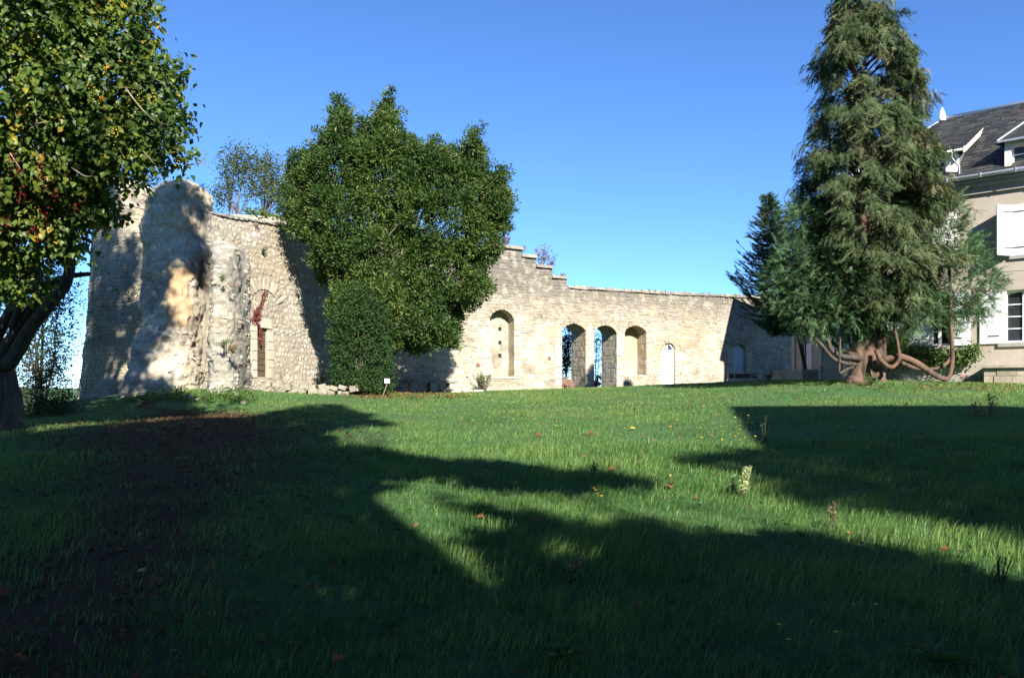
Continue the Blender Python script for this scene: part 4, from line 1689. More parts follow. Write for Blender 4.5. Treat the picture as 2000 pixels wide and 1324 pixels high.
M_fir = leaf_mat('fir_needles', [(0, (.024, .052, .034)), (.5, (.06, .112, .066)), (.85, (.12, .17, .085)), (1, (.16, .18, .07))], .12, .6, .3, .2)


# ------------------------------------------------------------------ the big evergreen in front of the wall corner
def build_laurel():
    base = P(715, 768, 32.6)
    base[2] = zg1(base[0], base[1])
    T = thing('laurel_tree', 'broad dark evergreen tree with several pointed tops against the ruined wall', 'tree', base)
    D = 33.0
    bl = [(650, 360, 58, 85), (750, 365, 58, 92), (690, 430, 105, 100), (606, 345, 28, 40), (600, 380, 40, 55), (588, 425, 34, 42),
          (800, 350, 26, 40), (850, 355, 40, 58), (915, 360, 26, 40), (962, 350, 16, 16), (905, 400, 56, 66), (950, 415, 28, 48), (860, 435, 102, 88), (945, 470, 36, 52), (965, 395, 16, 28), (750, 520, 110, 110),
          (850, 530, 105, 85), (680, 500, 78, 75), (640, 470, 46, 52), (915, 555, 46, 48), (800, 615, 105, 70), (730, 610, 85, 80), (865, 620, 48, 50), (690, 590, 50, 55), (820, 660, 28, 26), (880, 655, 20, 22)]

    def plume(x, y0, y1, w, dx=0):
        """a pointed leader: ellipsoids that shrink towards the tip"""
        y, k = y1, 0
        while y > y0 + 10:
            f = (y - y0) / (y1 - y0)
            r = 5 + w * f ** .9
            bl.append((x + dx * (1 - f) + rng.normal(0, 1.5), y, r, r * 1.5))
            y -= r * 1.15
    for q in ((655, 188, 330, 30), (672, 225, 320, 20), (632, 258, 340, 22), (712, 226, 340, 24), (758, 184, 330, 28), (740, 215, 330, 22), (800, 268, 350, 20, 4), (816, 270, 350, 14), (850, 262, 350, 22, -2), (872, 285, 350, 18), (926, 250, 350, 22, 4),
              (905, 290, 360, 22), (570, 300, 400, 22), (592, 290, 370, 16), (615, 285, 350, 18), (978, 322, 400, 16, 6), (985, 375, 430, 14, 4)):
        plume(*q)
    blobs = []
    for i, (x, y, rx, ry) in enumerate(bl):
        dd = D + rng.uniform(-.7, .7) + 1.4 * min(max((670 - x) / 90, 0), 1)
        x = 775 + (x - 775) * .965
        blobs.append(blob(x, y, rx * .90, ry * .93, dd, min((rx + ry) / 2 * D / F * 1.0, 1.7 if x > 640 else .8)))
    p, nv = shell_points(blobs, 8.5, .76, .14)
    # ragged shoots outside the mass
    ex = rng.random(len(p)) < .22
    p2 = p[ex] + nv[ex] * rng.uniform(.12, .36, (ex.sum(), 1)) + np.array((0, 0, .12))
    p, nv = np.vstack([p, p2]), np.vstack([nv, nv[ex]])
    g = np.array([noise.noise(Vector(q * .55)) for q in p])
    keep = g > -.52
    p, nv, g = p[keep], nv[keep], g[keep]
    per = 50
    sz = rng.uniform(.65, 1.35, len(p))             # tufts of different sizes, their leaves pointing away from the tuft's heart
    o = rand_unit(len(p) * per) * (rng.random((len(p) * per, 1)) ** .45) * np.repeat(sz, per)[:, None] * (.24, .24, .27)
    c = np.repeat(p, per, 0) + o
    d = nrm(o * 4 + np.repeat(nv, per, 0) * .5 + rng.normal(0, .35, c.shape) + UP * .3)
    nn = nrm(o * 3 + rng.normal(0, .35, c.shape) + UP * .6 + np.repeat(nv, per, 0) * .5)
    cl = np.repeat(rng.normal(0, .08, len(p)), per)
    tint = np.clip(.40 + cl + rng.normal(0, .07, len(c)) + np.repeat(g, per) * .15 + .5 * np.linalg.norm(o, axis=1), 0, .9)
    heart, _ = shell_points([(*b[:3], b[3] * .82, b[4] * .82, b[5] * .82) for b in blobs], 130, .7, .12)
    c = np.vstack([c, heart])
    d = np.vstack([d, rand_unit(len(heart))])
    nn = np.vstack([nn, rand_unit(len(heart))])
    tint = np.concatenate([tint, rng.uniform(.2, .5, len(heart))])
    old = rng.random(len(c)) < .006
    tint[old] = 1.0
    print('laurel leaves', len(c))
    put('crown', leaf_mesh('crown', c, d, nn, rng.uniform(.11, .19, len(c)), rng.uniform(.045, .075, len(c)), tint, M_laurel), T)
    mb = MB()
    for px, py, tx, ty, r in ((712, 765, 655, 330, .16), (716, 765, 752, 300, .19), (722, 766, 850, 350, .16), (708, 766, 610, 400, .11), (726, 766, 930, 400, .12), (720, 766, 865, 600, .09), (714, 766, 705, 320, .12)):
        a, b = P(px, py, 32.6), P(tx, ty, D + .9)
        m1 = P(px + (tx - px) * .35, py + (ty - py) * .45, 33.3 + rng.normal(0, .15))
        mb.tube(spline([a, m1, b], 16), np.linspace(r, .03, 16), 8)
    put('trunk', mb.mesh('trunk', M_bark, True), T)
    tg = [np.array(b[:3]) for b in blobs]
    limbs(T, [P(716 + rng.uniform(-30, 60), rng.uniform(450, 640), 33.6) for _ in tg], tg, .05, M_bark, 'branch', 5, 9)
    # the dark glossy shrub round its foot
    base = P(705, 770, 30.8)
    base[2] = zg1(base[0], base[1])
    I = thing('dark_shrub', 'dense dark glossy shrub round the foot of the broad evergreen, left of the white sign', 'shrub', base)
    d0 = 30.8
    bs = [blob(702, 700, 40, 56, d0, 1.0), blob(700, 610, 40, 50, d0 + .3, .9), blob(735, 640, 36, 50, d0 + .3, .8), blob(682, 728, 27, 38, d0, .7), blob(715, 740, 44, 30, d0 - .1, .8), blob(705, 640, 46, 48, d0, 1.0), blob(738, 700, 28, 50, d0, .7), blob(668, 690, 14, 34, d0, .4), blob(745, 745, 24, 24, d0, .5)]
    bs += [blob(rng.uniform(655, 738), rng.uniform(600, 752), rng.uniform(8, 19), rng.uniform(12, 30), d0 - rng.uniform(.0, .5), .3) for _ in range(46)]
    p, nv = shell_points(bs, 36, .8, .16)
    c, d, nn, cl = clump_leaves(p, nv, 16, (.09, .09, .09), .1)
    ok = c[:, 2] > zg(c[:, 0], c[:, 1]) + .03
    c, d, nn, cl = c[ok], d[ok], nn[ok], cl[ok]
    tint = np.clip(.42 + cl + rng.normal(0, .12, len(c)), 0, 1)
    put('foliage', leaf_mesh('foliage', c, d, nn, rng.uniform(.07, .11, len(c)), rng.uniform(.045, .065, len(c)), tint, M_ivy), I)
    st = MB()
    for i in range(9):
        a = base + np.array((rng.normal(0, .2), rng.normal(0, .15), -.1))
        b = P(rng.uniform(675, 740), rng.uniform(640, 700), d0)
        st.tube(spline([a, (a + b) / 2 + rng.normal(0, .1, 3), b], 8), np.linspace(.035, .01, 8), 5)
    put('stem', st.mesh('stem', M_bark, True), I)


build_laurel()


# ------------------------------------------------------------------ the great cypress by the house
def build_cypress():
    D = 27.0
    base = P(1692, 744, D)
    base[2] = zg1(base[0], base[1])
    T = thing('cypress_tree', 'towering old cypress with drooping sprays and a snaking low limb before the house', 'tree', base)
    prof = np.array([(-42, 6, 6), (-25, 20, 26), (0, 38, 62), (40, 46, 80), (70, 60, 90), (100, 84, 108), (200, 100, 134), (300, 106, 146), (380, 128, 160), (450, 132, 158), (540, 122, 148), (590, 92, 124), (625, 50, 70)], float)
    tip = P(1668, -45, D)

    def axis(py):
        return P(1668 + (py + 42) / 690 * 22, max(py, -40), D)
    m = D / F
    # several leaders as in the photograph
    C, Dv, Nv, Ln, Tn, br = [], [], [], [], [], MB()
    nb = 820
    for i in range(nb):
        py = -42 + 662 * rng.random() ** .85
        az = rng.uniform(0, 2 * math.pi)
        side = 1 if math.cos(az) < 0 else 2
        R = np.interp(py, prof[:, 0], prof[:, side]) * m
        Rm = np.interp(py, prof[:, 0], (prof[:, 1] + prof[:, 2]) / 2) * m
        R = abs(math.cos(az)) * R + (1 - abs(math.cos(az))) * min(Rm, 2.6)
        nz = noise.noise(Vector((math.cos(az) * 1.7, math.sin(az) * 1.7, py * .022)))
        if nz < -.30:
            continue
        R *= np.clip(.90 + .50 * nz, .6, 1.15) * rng.uniform(.80, 1.06)
        a0 = axis(py + 30)
        dr = np.array((math.cos(az), math.sin(az), 0))
        rise = R * rng.uniform(.12, .30)
        end = a0 + dr * R + np.array((0, 0, rise + 30 * m - R * .18))
        mid = a0 + dr * R * .55 + np.array((0, 0, rise + 22 * m))
        p = spline([a0, mid, end], 10)
        if i % 3 == 0:
            br.tube(p, np.linspace(.035, .008, 10), 4, False)
        k = int(16 + 10 * R)
        tt = rng.uniform(.35, 1.0, k) ** .6
        idx = tt * 9
        i0 = np.clip(idx.astype(int), 0, 8)
        q = p[i0] + (p[i0 + 1] - p[i0]) * (idx - i0)[:, None]
        tang = nrm(p[i0 + 1] - p[i0])
        sd = np.cross(tang, UP)
        out = nrm(dr * .55 + sd * rng.normal(0, .8, (k, 1)) + rng.normal(0, .25, (k, 3)) + np.array((0, 0, -.45 - .35 * rng.random())))
        C.append(q + rng.normal(0, .10, (k, 3)))
        Dv.append(out)
        Nv.append(nrm(rng.normal(0, .5, (k, 3)) + UP * .7 + dr * .5))
        Ln.append(rng.uniform(.24, .48, k))
        Tn.append(np.clip(.47 + rng.normal(0, .14) + rng.normal(0, .10, k) + .10 * (tt - .7) + (.05 if py < 350 else -.02), 0, 1))
    C, Dv, Nv, Ln, Tn = [np.concatenate(q) for q in (C, Dv, Nv, Ln, Tn)]
    print('cypress sprays', len(C))
    put('crown', frond_mesh('crown', C, Dv, Nv, Ln, Tn, M_cyp, 7, .36, .075, .3), T)
    put('branch', br.mesh('branches', M_cbark, True), T)
    # lower skirts: greener upright sprays on layered stems
    for nm, bl in (('lower_crown', [(1580, 480, 36, 62), (1565, 430, 26, 40), (1600, 545, 64, 60), (1560, 560, 42, 52), (1625, 600, 62, 42), (1590, 610, 42, 36), (1640, 540, 60, 80), (1545, 520, 30, 50), (1660, 610, 50, 34), (1720, 590, 70, 46), (1770, 590, 50, 46), (1690, 615, 50, 30), (1640, 625, 44, 26), (1745, 622, 46, 26), (1605, 640, 34, 22), (1570, 625, 36, 26), (1660, 645, 30, 20), (1790, 615, 36, 26), (1520, 560, 28, 46)]),
                   ('layered_crown', [(1848, 430, 30, 46), (1855, 490, 48, 62), (1880, 550, 56, 66), (1838, 590, 58, 40), (1912, 575, 36, 42), (1815, 540, 50, 60), (1860, 610, 42, 26), (1935, 555, 16, 16), (1900, 610, 22, 16), (1950, 545, 10, 8)])):
        blobs = [blob(x, y, rx * .96, ry * .96, D + rng.uniform(-.5, .5), min((rx + ry) / 2 * m, 1.1)) for x, y, rx, ry in bl]
        p, nv = shell_points(blobs, 13, .74, .12)
        per = 6
        c = np.repeat(p, per, 0) + rng.normal(0, .13, (len(p) * per, 3))
        d = nrm(np.repeat(nv, per, 0) * .8 + rng.normal(0, .45, c.shape) + np.array((0, 0, .15)))
        nn = nrm(rng.normal(0, .6, c.shape) + UP * .8)
        tint = np.clip(.42 + np.repeat(rng.normal(0, .1, len(p)), per) + rng.normal(0, .1, len(c)), 0, 1)
        put(nm, frond_mesh(nm, c, d, nn, rng.uniform(.22, .42, len(c)), tint, M_cyp_blue if nm == 'layered_crown' or True else M_cyp, 6, .34, .08, .2), T)
    # trunks: a fluted cluster rising from one foot
    mb = MB()
    for x0, x1, y1, r in ((1690, 1684, 420, .34), (1668, 1672, 430, .22), (1712, 1728, 480, .24), (1700, 1700, 300, .22), (1678, 1668, 100, .17), (1704, 1712, 330, .16)):
        a, b = P(x0, 752, D + rng.normal(0, .12)), P(x1, y1, D)
        mid = P(x0 + (x1 - x0) * .5 + rng.normal(0, 3), 690, D)
        p = spline([a, mid, b], 20)
        rr = np.concatenate([np.linspace(r * 1.5, r, 5), np.linspace(r * .98, r * .35, 15)])
        mb.tube(p, rr, 11, True, .10)
    put('trunk', mb.mesh('trunk', M_cbark, True), T)
    def limb(pts, r0, r1, name='limb', dd=None):
        q = MB()
        mt = M_cbark if pts[-1][0] > 1700 else M_bark_dark  # left limbs take darker bark: crown shade put into their colour
        pp = [P(x, y, D + (dd[i] if dd else 0)) for i, (x, y) in enumerate(pts)]
        q.tube(spline(pp, 40), np.linspace(r0, r1, 40) * .74, 10, True, .09)
        put(name, q.mesh(name, mt, True), T)
    limb([(1700, 715), (1721, 706), (1740, 700), (1758, 698), (1783, 705), (1814, 725), (1839, 739), (1854, 735), (1860, 694), (1857, 622), (1855, 540), (1850, 470)], .19, .05, 'snaking_limb', [-.1, -.5, -.7, -.8, -.9, -.9, -.9, -.8, -.7, -.6, -.4, 0])
    limb([(1712, 685), (1722, 706), (1740, 717), (1752, 709), (1757, 695), (1750, 655), (1743, 615), (1740, 560)], .11, .05, 'curving_limb', [-.5, -.8, -1, -1, -1, -.9, -.7, -.3])
    limb([(1760, 708), (1790, 720), (1825, 720), (1850, 708), (1860, 680), (1853, 610)], .09, .05, 'thin_limb', [-.3, -.3, -.3, -.2, 0, 0])
    limb([(1680, 700), (1665, 698), (1645, 696), (1625, 684), (1618, 660), (1615, 635), (1610, 580)], .15, .05, 'curving_limb', [-.2, -.4, -.5, -.4, -.3, -.2, 0])
    limb([(1672, 694), (1655, 688), (1638, 678), (1622, 664), (1612, 645)], .10, .05, 'limb', [0, 0, .2, .3, .3])
    limb([(1672, 712), (1645, 708), (1625, 698), (1605, 674), (1585, 654), (1560, 628)], .10, .05, 'limb', [-.2, -.6, -.8, -.7, -.5, -.2])
    limb([(1668, 716), (1652, 722), (1640, 728), (1640, 700), (1641, 660), (1642, 610)], .06, .035, 'limb', [-.2, -.6, -.8, -.8, -.6, -.2])
    limb([(1666, 690), (1657, 660), (1650, 625), (1645, 580)], .06, .03, 'limb', [0, .2, .2, .2])
    limb([(1715, 690), (1716, 640), (1722, 590), (1722, 520)], .14, .06, 'limb', [.2, .3, .3, .2])
    # bare twig reaching out on the right
    limb([(1880, 600), (1905, 588), (1925, 576), (1950, 562)], .025, .01, 'twig', [-.5, -.6, -.6, -.6])


build_cypress()


def build_fir():
    D = 35.0
    base = P(1578, 742, D)
    base[2] = zg1(base[0], base[1])
    T = thing('fir_tree', 'young blue-green fir with outstretched pointed branches left of the tall cypress', 'tree', base)
    m = D / F
    C, Dv, Nv, Ln, Tn = [], [], [], [], []
    br = MB()
    top = P(1499, 380, D)
    bot = P(1530, 655, D)
    W = np.array([(380, 3), (410, 20), (440, 38), (480, 56), (520, 74), (555, 96), (590, 88), (625, 70), (660, 40)], float)
    for i, py in enumerate(np.concatenate([np.linspace(384, 655, 66)])):
        f = (py - 380) / 280
        a0 = top + (bot - top) * f
        nbr = 9
        for j in range(nbr):
            az = rng.uniform(0, 2 * math.pi)
            R = np.interp(py, W[:, 0], W[:, 1]) * m * rng.uniform(.35, 1.15)
            dr = np.array((math.cos(az), math.sin(az), 0))
            e = a0 + dr * R + np.array((0, 0, R * rng.uniform(-.05, .35)))
            p = spline([a0, a0 + dr * R * .5 - UP * R * .12, e], 8)
            br.tube(p, np.linspace(.022, .006, 8), 4, False)
            k = int(8 + 16 * R)
            tt = rng.uniform(.15, 1, k)
            idx = tt * 7
            i0 = np.clip(idx.astype(int), 0, 6)
            q = p[i0] + (p[i0 + 1] - p[i0]) * (idx - i0)[:, None]
            tang = nrm(p[i0 + 1] - p[i0])
            sd = np.cross(tang, UP)
            C.append(q)
            Dv.append(nrm(tang * .8 + sd * rng.normal(0, .6, (k, 1)) + rng.normal(0, .12, (k, 3)) + UP * .12))
            Nv.append(nrm(UP * .55 + np.array((.1, -.35, 0)) + rng.normal(0, .5, (k, 3))))
            Ln.append(rng.uniform(.16, .32, k))
            Tn.append(np.clip(.42 + rng.normal(0, .08) + rng.normal(0, .1, k), 0, 1))
    C, Dv, Nv, Ln, Tn = [np.concatenate(q) for q in (C, Dv, Nv, Ln, Tn)]
    put('crown', frond_mesh('crown', C, Dv, Nv, Ln, Tn, M_fir, 6, .30, .11, .05), T)
    put('branch', br.mesh('branches', M_bark, True), T)
    mb = MB()
    mb.tube(spline([base - UP * .2, P(1560, 660, D), P(1518, 520, D), top], 14), np.linspace(.10, .015, 14), 8)
    put('trunk', mb.mesh('trunk', M_bark_dark, True), T)


build_fir()

# ------------------------------------------------------------------ left foreground tree with large heart-shaped leaves
M_big = leaf_mat('large_green_leaf', [(0, (.016, .040, .010)), (.35, (.040, .085, .016)), (.6, (.10, .155, .022)), (.75, (.19, .215, .028)), (.88, (.36, .27, .03)), (1, (.40, .15, .025))], .45, .45, .4, .10, .4)
M_small = leaf_mat('small_dull_leaf', [(0, (.014, .028, .012)), (.5, (.035, .055, .020)), (.8, (.08, .085, .03)), (1, (.20, .13, .04))], .35, .6, .2, .2)
M_red = leaf_mat('red_leaf', [(0, (.10, .012, .015)), (.5, (.24, .03, .03)), (1, (.38, .10, .06))], .35, .55, .3, .2)
M_berry = plain_mat('red_berry', (.16, .008, .018), .35, .3, 8)
M_bark_lit = bark_mat('pale_sunlit_bark', (.16, .13, .09), (.30, .25, .17), 14)


def build_left_tree():
    base = P(-8, 842, 19.8)
    base[2] = zg1(base[0], base[1])
    T = thing('broadleaf_tree', 'large-leaved tree turning yellow that overhangs the left edge, thick trunk at the frame', 'tree', base)
    bl = [(-60, 60, 170, 150, 15.5), (60, 40, 130, 110, 14.8), (150, 60, 115, 110, 15.2), (225, 60, 70, 80, 15.0), (250, 10, 46, 60, 15.2), (-20, 190, 150, 110, 15.5), (100, 170, 130, 100, 15), (210, 160, 92, 80, 15.2), (290, 165, 46, 50, 15.0), (340, 145, 24, 22, 15), (268, 100, 34, 36, 15.2),
          (60, 270, 130, 80, 15.5), (170, 250, 90, 70, 15.2), (250, 245, 62, 44, 15.0), (320, 235, 40, 36, 15), (350, 280, 22, 40, 14.8), (350, 230, 14, 22, 15.0), (20, 340, 110, 70, 15.8), (130, 330, 90, 55, 15.4), (200, 320, 46, 36, 15.2), (60, 420, 80, 46, 16), (150, 395, 60, 36, 16), (120, 450, 50, 40, 16), (205, 400, 40, 34, 15.8), (20, 470, 60, 50, 16.5), (225, 360, 30, 26, 15.6), (245, 325, 40, 36, 15.4), (275, 285, 44, 36, 15.2), (180, 400, 54, 38, 15.8), (300, 300, 26, 22, 15.1), (120, 480, 40, 30, 16.2), (30, 545, 60, 40, 17), (-60, 400, 110, 90, 16), (345, 325, 14, 18, 14.8), (215, 300, 40, 26, 15)]
    blobs = [blob(x, y, rx, ry, d, min((rx + ry) / 2 * d / F, .95)) for x, y, rx, ry, d in bl]
    p, nv = shell_points(blobs, 24, .55, .25)
    g = np.array([noise.noise(Vector(q * 1.1)) for q in p])
    keep = g > np.where(p[:, 2] < 7.0, -.40, -.22)
    p, nv, g = p[keep], nv[keep], g[keep]
    per = 12
    c = np.repeat(p, per, 0) + rng.normal(0, .13, (len(p) * per, 3))
    d = nrm(np.repeat(nv, per, 0) * .5 + rng.normal(0, .6, c.shape) + np.array((0, 0, -.85)))
    nn = nrm(np.repeat(nv, per, 0) * .6 + rng.normal(0, .5, c.shape) + UP * .6 + np.array((.2, -.5, 0)))
    pxl = CX + F * c[:, 0] / c[:, 1]
    pyl = HY - F * (c[:, 2] - CZ) / c[:, 1]
    tint = .475 + np.repeat(rng.normal(0, .08, len(p)), per) + rng.normal(0, .09, len(c))
    tint += np.where((pxl < 130), .07, 0)
    turn = np.repeat(np.array([noise.noise(Vector(q * 1.6 + Vector((7, 2, 5)))) for q in map(Vector, p)]), per)
    tint += .22 * np.clip(turn, -.3, .6)
    yel = rng.random(len(c)) < np.where(turn > .33, .16, .008)
    tint[yel] = rng.uniform(.80, .97, yel.sum())
    tint = np.clip(tint, 0, 1)
    ln = rng.uniform(.075, .145, len(c))
    print('left tree leaves', len(c))
    # the leaves that show largest hang singly, the rest are one mass
    vis = (pxl > 5) & (pxl < 375) & (pyl > 5) & (pyl < 470)
    front = np.einsum('ij,ij->i', np.repeat(nv, per, 0), nrm(np.array((0, 0, CZ)) - c))
    sc = np.where(vis & (front > .2), ln / c[:, 1], 0)
    order = np.argsort(-sc)
    one, rest = order[:300], order[300:]
    put('foliage', leaf_mesh('foliage', c[rest], d[rest], nn[rest], ln[rest], ln[rest] * .85, tint[rest], M_big, rich=True), T, kind='stuff')
    unit = {}
    off = LOC[T]
    for i in one:
        kk = int(tint[i] * 9.99)
        if kk not in unit:
            unit[kk] = leaf_mesh('leaf', np.zeros((1, 3)), np.array([[0, 1.0, 0]]), np.array([[0, 0, 1.0]]), 1.0, .85, (kk + .5) / 10, M_big, rich=True)
        o = bpy.data.objects.new('leaf', unit[kk])
        COL.objects.link(o)
        o.parent = T
        Y = nrm(d[i])
        X = nrm(np.cross(Y, nn[i]))
        Z = np.cross(X, Y)
        m = Matrix.Identity(4)
        for r in range(3):
            m[r][0], m[r][1], m[r][2], m[r][3] = X[r] * ln[i], Y[r] * ln[i], Z[r] * ln[i], c[i][r] - off[r]
        o.matrix_basis = m
    # trunk at the frame, limbs reaching up and over
    mb = MB()
    mb.tube(spline([P(-12, 850, 19.8), P(-8, 800, 19.8), P(-18, 740, 19.8), P(-30, 690, 19.8), P(-50, 600, 19.6), P(-60, 480, 19)], 22), np.concatenate([np.linspace(.72, .56, 6), np.linspace(.55, .42, 16)]), 16, True, .05)
    put('trunk', mb.mesh('trunk', M_bark_dark, True), T)

    def limb(pts, r0, r1, mat=M_bark_dark, name='limb'):
        q = MB()
        q.tube(spline([P(*p_) for p_ in pts], 30), np.linspace(r0, r1, 30), 9, True, .04)
        put(name, q.mesh(name, mat, True), T)
    limb([(-14, 720, 19.8), (20, 706, 19.6), (60, 640, 19.3), (100, 590, 19), (132, 545, 18.7), (138, 480, 18.4), (150, 400, 18), (190, 300, 17.5)], .20, .07)
    limb([(0, 700, 19.7), (35, 640, 19.4), (70, 590, 19.2), (118, 545, 19), (175, 535, 18.8)], .16, .05)
    limb([(-20, 680, 19.7), (20, 610, 19.4), (50, 560, 19), (72, 500, 18.6), (70, 420, 18), (90, 300, 17)], .15, .06)
    limb([(-30, 640, 19.6), (0, 560, 19.2), (20, 480, 18.5), (10, 360, 17.5), (40, 200, 16)], .17, .05)
    limb([(60, 520, 18.8), (40, 590, 19), (22, 640, 19.3)], .06, .08)
    limb([(-40, 560, 19.5), (60, 380, 17), (160, 260, 15.6), (260, 190, 15.1), (345, 150, 15)], .12, .015)
    limb([(40, 350, 17), (160, 300, 15.4), (260, 270, 15), (330, 290, 14.9), (350, 320, 14.8)], .07, .012)
    limb([(-40, 350, 17), (80, 160, 15.5), (200, 60, 15.2), (270, 20, 15.2)], .10, .015)
    # twigs; the left ones in lighter bark, sunlight put into the colour
    for pts in (((66, 205, 14.2), (72, 240, 14.2), (58, 252, 14.2)), ((70, 242, 14.2), (96, 238, 14.1)), ((140, 328, 14.4), (165, 344, 14.3), (182, 344, 14.3)), ((240, 165, 14.3), (270, 205, 14.2), (300, 235, 14.2), (330, 245, 14.2)), ((20, 300, 14.6), (40, 330, 14.5)),
                ((275, 290, 14.8), (305, 325, 14.8), (322, 346, 14.8)), ((262, 140, 14.6), (310, 158, 14.6), (332, 178, 14.6)), ((370, 300, 14.9), (392, 316, 14.9), (412, 330, 14.9)), ((368, 322, 14.9), (390, 318, 14.9), (405, 300, 14.9))):
        limb(pts, .014, .005, M_bark_lit if pts[0][0] < 260 else M_bark, 'twig')
    # hanging clusters: yellow berries on the right, red ones low down
    for nm, mt, spots, rr in (('yellow_berry_cluster', plain_mat('yellow_berry', (.42, .32, .05), .4, .2, 8), [(116, 112), (160, 100), (175, 162), (205, 145), (270, 175), (345, 300), (185, 190), (225, 255), (350, 318), (300, 190)], .014),
                              ('red_berry_cluster', M_berry, [(30, 330), (80, 325), (80, 358), (20, 312), (105, 378), (62, 446), (72, 460), (58, 545), (66, 560), (8, 430), (150, 400), (90, 420), (40, 380)], .015)):
        for px, py in spots:
            q = MB()
            o = P(px, py, 14.45 if py < 400 else 15.2)
            for _ in range(15):
                cc = o + rng.normal(0, 1, 3) * (.05, .05, .10)
                a = rr * rng.uniform(.8, 1.3)
                V = [cc + np.array(v) * a for v in ((1, 0, 0), (-1, 0, 0), (0, 1, 0), (0, -1, 0), (0, 0, 1), (0, 0, -1))]
                q.add(V, [np.array([[0, 2, 4], [2, 1, 4], [1, 3, 4], [3, 0, 4], [2, 0, 5], [1, 2, 5], [3, 1, 5], [0, 3, 5]])])
            put(nm, q.mesh(nm, mt), T, kind='stuff')
    return T


LT = build_left_tree()


M_airy = leaf_mat('airy_tree_leaf', [(0, (.03, .06, .02)), (.5, (.075, .115, .035)), (.8, (.13, .14, .05)), (1, (.22, .12, .05))], .45, .6, .2, .3)


def airy_tree(name, label, base, blobs, nl, size, mat, barkmat, stems, tint=.5, per=7, sig=.16, inner=.3, group=None, cat='tree', dens=6, gcut=-.2):
    base = np.array(base, float)
    T = thing(name, label, cat, base, group)
    p, nv = shell_points(blobs, dens, inner, .35)
    g = np.array([noise.noise(Vector(q * .9 + np.array((3, 1, 2)))) for q in p])
    p, nv = p[g > gcut], nv[g > gcut]
    if len(p) * per > nl:
        s = rng.permutation(len(p))[:max(1, nl // per)]
        p, nv = p[s], nv[s]
    c, d, nn, cl = clump_leaves(p, nv, per, (sig,) * 3, 0)
    put('foliage', leaf_mesh('foliage', c, d, nn, rng.uniform(.7, 1.3, len(c)) * size, rng.uniform(.4, .6, len(c)) * size, np.clip(tint + cl + rng.normal(0, .14, len(c)), 0, 1), mat), T)
    mb = MB()
    for b in stems:
        b = np.asarray(b, float)
        a = base + rng.normal(0, .1, 3) * (1, 1, 0)
        mid = (a + b) / 2 + rng.normal(0, .05, 3) * np.linalg.norm(b - a)
        r = .018 * np.linalg.norm(b - a) ** .8
        mb.tube(spline([a, mid, b], 12), np.linspace(r, r * .2, 12), 6)
    tg = p[rng.permutation(len(p))[:max(8, len(p) // 5)]]
    sp = np.array([(base + (np.asarray(b) - base) * f) for b in stems for f in (.35, .55, .75, .95)])
    for t in tg:
        i = np.argmin(np.linalg.norm(sp - t, axis=1) + np.where(sp[:, 2] > t[2], 3, 0))
        mb.tube(spline([sp[i], (sp[i] + t) / 2 + rng.normal(0, .05, 3), t], 6), np.linspace(.018, .005, 6) * (base[1] / 30) ** .5, 4, False)
    put('trunk', mb.mesh('trunk', barkmat, True), T)
    return T


# thin tree behind the back wall
airy_tree('thin_tree', 'thin airy tree rising behind the back wall left of the broad evergreen', (*P(495, 420, 52)[:2], 1.0),
          [blob(455, 325, 32, 26, 52), blob(485, 315, 30, 26, 52), (blob(520, 325, 32, 26, 52)), blob(470, 365, 34, 30, 52), blob(515, 365, 40, 30, 52), blob(550, 345, 26, 30, 52), blob(430, 385, 16, 26, 52), blob(462, 292, 10, 12, 52), blob(424, 305, 8, 12, 52), blob(545, 385, 30, 25, 52)],
          13000, .19, M_airy, M_bark, [P(460, 300, 52), P(480, 310, 52), P(520, 310, 52), P(545, 340, 52), P(440, 340, 52)], .5, 8, .26, .15, dens=9)
airy_tree('leafy_tree', 'small-leaved tree showing between the round tower and the tall buttress', (*P(262, 420, 40)[:2], 1.0),
          [blob(240, 320, 45, 36, 40), blob(290, 345, 22, 36, 40), blob(200, 330, 50, 45, 40), blob(180, 380, 40, 40, 40), blob(290, 310, 16, 20, 40)], 5200, .17, M_small, M_bark, [P(240, 300, 40), P(285, 320, 40), P(200, 310, 40)], .42, 8, .22, .2, dens=8)
# dark tree and undergrowth beyond the left edge of the ruins
airy_tree('dark_tree', 'dark thin-leaved tree seen against the sky left of the round tower', (*P(82, 760, 30)[:2], zg1(*P(82, 760, 30)[:2])),
          [blob(60, 560, 60, 60, 30), blob(110, 600, 36, 70, 30), blob(40, 640, 46, 50, 30), blob(95, 680, 46, 50, 30), blob(20, 520, 60, 60, 30), blob(120, 530, 22, 50, 30), blob(0, 600, 50, 60, 30)], 16000, .13, M_small, M_bark_dark, [P(30, 520, 30), P(75, 500, 30), P(120, 560, 30), P(100, 600, 30), P(50, 600, 30)], .30, 7, .22, .1, dens=14, gcut=-.25)
airy_tree('bramble_thicket', 'tangled bramble thicket between the thick trunk and the round tower', (*P(85, 820, 26)[:2], zg1(*P(85, 820, 26)[:2])),
          [blob(80, 770, 50, 56, 26), blob(60, 720, 46, 60, 27), blob(115, 800, 34, 40, 25.5), blob(110, 760, 30, 50, 27), blob(100, 710, 34, 40, 28), blob(50, 790, 26, 32, 25.5), blob(120, 800, 22, 20, 26)], 26000, .085, M_small, M_bark_dark, [P(60, 720, 26.5), P(90, 710, 26.5), P(115, 740, 26.5), P(75, 740, 26)], .5, 8, .12, .5, cat='shrub', dens=26, gcut=-.5)
